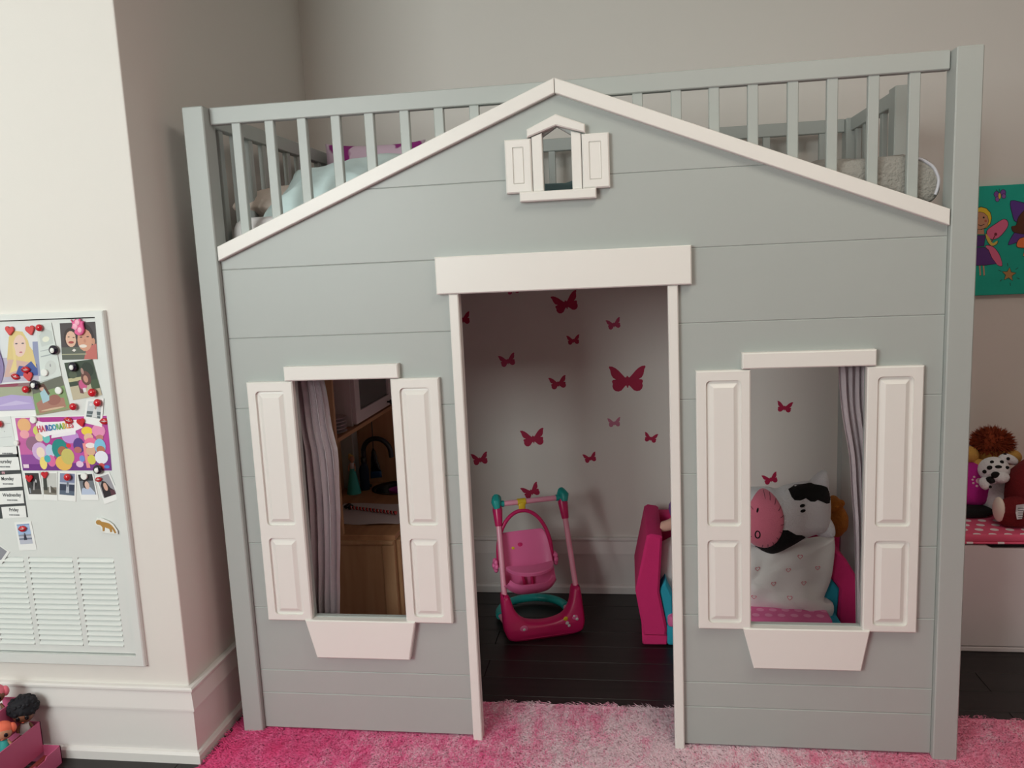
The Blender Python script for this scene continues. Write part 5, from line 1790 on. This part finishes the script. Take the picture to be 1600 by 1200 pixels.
for dx, dy in ((-5, -1.5), (5, -4)):
    S += fig(circ(1562 + dx, 306 + dy, 4, 4.5), (120, 70, 160), 1, .6)
for dx, dy in ((-4, 6), (6, 1.5)):
    S += fig(circ(1562 + dx, 306 + dy, 3, 3.5), (140, 90, 170), 1, .6)
S += fig(circ(1561.5, 307, 2, 4.5), (230, 200, 80), 1, .5) + lin_((1560, 302), (1556, 297), .35) + lin_((1562, 302), (1561, 296), .35)
S += fig([(1579, 315), (1600, 319), (1616, 322), (1610, 345), (1587.5, 347), (1581.5, 335)], (96, 54, 150))
S += fig([(1587.5, 363), (1600, 365.4), (1604, 372), (1587, 379), (1575, 382), (1582, 368)], (96, 54, 150))
S += fig([(1606, 372), (1593, 373), (1588, 382), (1591, 386.5), (1606, 386)], (250, 130, 70))
S += fig([(1604, 327), (1591, 340), (1587.5, 352), (1580.5, 354), (1582, 361), (1587.5, 364), (1606, 366), (1640, 366), (1644, 340), (1624, 325)], (92, 44, 24))
S += fig(circ(1616, 347, 13, 14), (186, 130, 100), 1, .6)
S += fig([(1606, 364), (1626, 364), (1634, 400), (1598, 400)], (250, 140, 80), 1)
for a in (1608, 1620):
    S += fig([(a - 2, 400), (a + 2, 400), (a + 2, 424), (a - 1, 424)], (186, 130, 100), 1, .6)
flat_art('painted_figures', [(CX0, CZ1), (CX1, CZ1), (CX1, CZ0), (CX0, CZ0)], 1.0935, S, pic, step=.00002)

# ================================================================ stepped card stand with little dolls, bottom left
stand = thing('stepped_stand', 'pink stepped card stand with red-brown lining at the bottom left corner', 'display stand', (-.58, -.5, 0))
SY0, SY1 = -.92, -.205
yz = lambda x: (lambda a, b, d: (d, a, b))
for k, (xr, zt, zf) in enumerate(((-.489, .055, .022), (-.545, .130, .095), (-.603, .206, .172))):
    pts = rect(SY0, SY1, 0 if k == 0 else zf - .06, zt)
    if k == 0:
        pts = [(SY0, 0), (SY1, 0), (SY1, zt), (-.262, zt), (-.270, zt - .007), (-.300, zt - .007), (-.308, zt), (SY0, zt)]
    bm = B(); plate(bm, pts, xr, xr - .003, .0, axis=yz(0)); obj('riser', bm, PINKBOX, stand)
    xl = xr - .0565
    bm = B(); box(bm, xl, xr - .003, SY0, SY1 - .003, zf - .002, zf); obj('tread', bm, REDWOOD, stand)
    bm = B(); box(bm, xl, xr, SY1 - .003, SY1, 0, zt); obj('end_wall', bm, PINKBOX, stand)
    bm = B(); box(bm, xr - .0042, xr - .003, SY0, SY1 - .003, zf, zt - .001); obj('lining', bm, REDWOOD, stand)


def chibi(label, loc, rz, skin, hair, cloth, style, k=1.0):
    t = thing('chibi_doll', label, 'doll', loc, 'little dolls on the stepped stand', local=True)
    t.rotation_euler = (0, 0, rz)
    t.scale = (k, k, k)
    for s in (-1, 1):
        bm = B(); tube(bm, [(s * .007, 0, .018), (s * .007, 0, .004)], [.0055, .005], 10); ell(bm, (s * .0075, -.002, .004), (.006, .008, .004), 10, 6); obj('leg', bm, skin, t, 1.0)
    bm = B(); lathe(bm, [(.0, .014), (.014, .014), (.013, .020), (.0095, .034), (.006, .039), (0, .040)], (0, 0, 0), 16); obj('dress', bm, cloth, t, 1.0)
    for s in (-1, 1):
        bm = B(); tube(bm, [(s * .009, 0, .034), (s * .015, -.003, .025), (s * .015, -.007, .018)], [.0038, .0034, .0034], 8); obj('arm', bm, skin, t, 1.0)
    bm = B(); ell(bm, (0, 0, .058), (.0225, .020, .020), 18, 12); obj('head', bm, skin, t, 1.0)
    for s in (-1, 1):
        bm = B(); ell(bm, (s * .009, -.0185, .057), (.0048, .002, .0058), 12, 8); obj('eye', bm, KBLACK, t, 1.0)
    bm = B(); ell(bm, (0, -.0195, .0475), (.003, .001, .0012), 8, 5); obj('mouth', bm, HAIRO, t, 1.0)
    bm = B()
    if style == 'afro':
        ell(bm, (0, .006, .075), (.034, .030, .026), 20, 14, noise_amp=.006, noise_scale=120)
        r_ = random.Random(5)
        for q in range(60):
            u, v = r_.uniform(-.3, 1), r_.uniform(0, 2 * PI)
            w = math.sqrt(1 - u * u)
            ell(bm, (.031 * w * math.cos(v), .006 + .027 * w * math.sin(v), .075 + .024 * u), .0055, 7, 5)
    else:
        ell(bm, (0, .004, .065), (.0245, .0215, .0185), 18, 12)
        for s in (-1, 1):
            ell(bm, (s * .023, .004, .062), (.009, .010, .013), 12, 8)
        if style == 'bun':
            ell(bm, (0, .004, .086), .011, 12, 8)
    obj('hair', bm, hair, t, 1.0)
    return t


chibi('little doll with a big black curly afro on the middle step', (-.573, -.232, .0955), .55, SKIND, HAIRK, DWHITE, 'afro', 1.25)
chibi('little doll with orange hair and teal dress in front of the afro doll', (-.574, -.315, .0955), .65, SKIN, HAIRO, DTEAL, 'plain', 1.15)
chibi('little doll with pink hair on the top step at the left edge', (-.632, -.262, .1725), .7, SKIND, HAIRP, DWHITE, 'bun', 1.2)
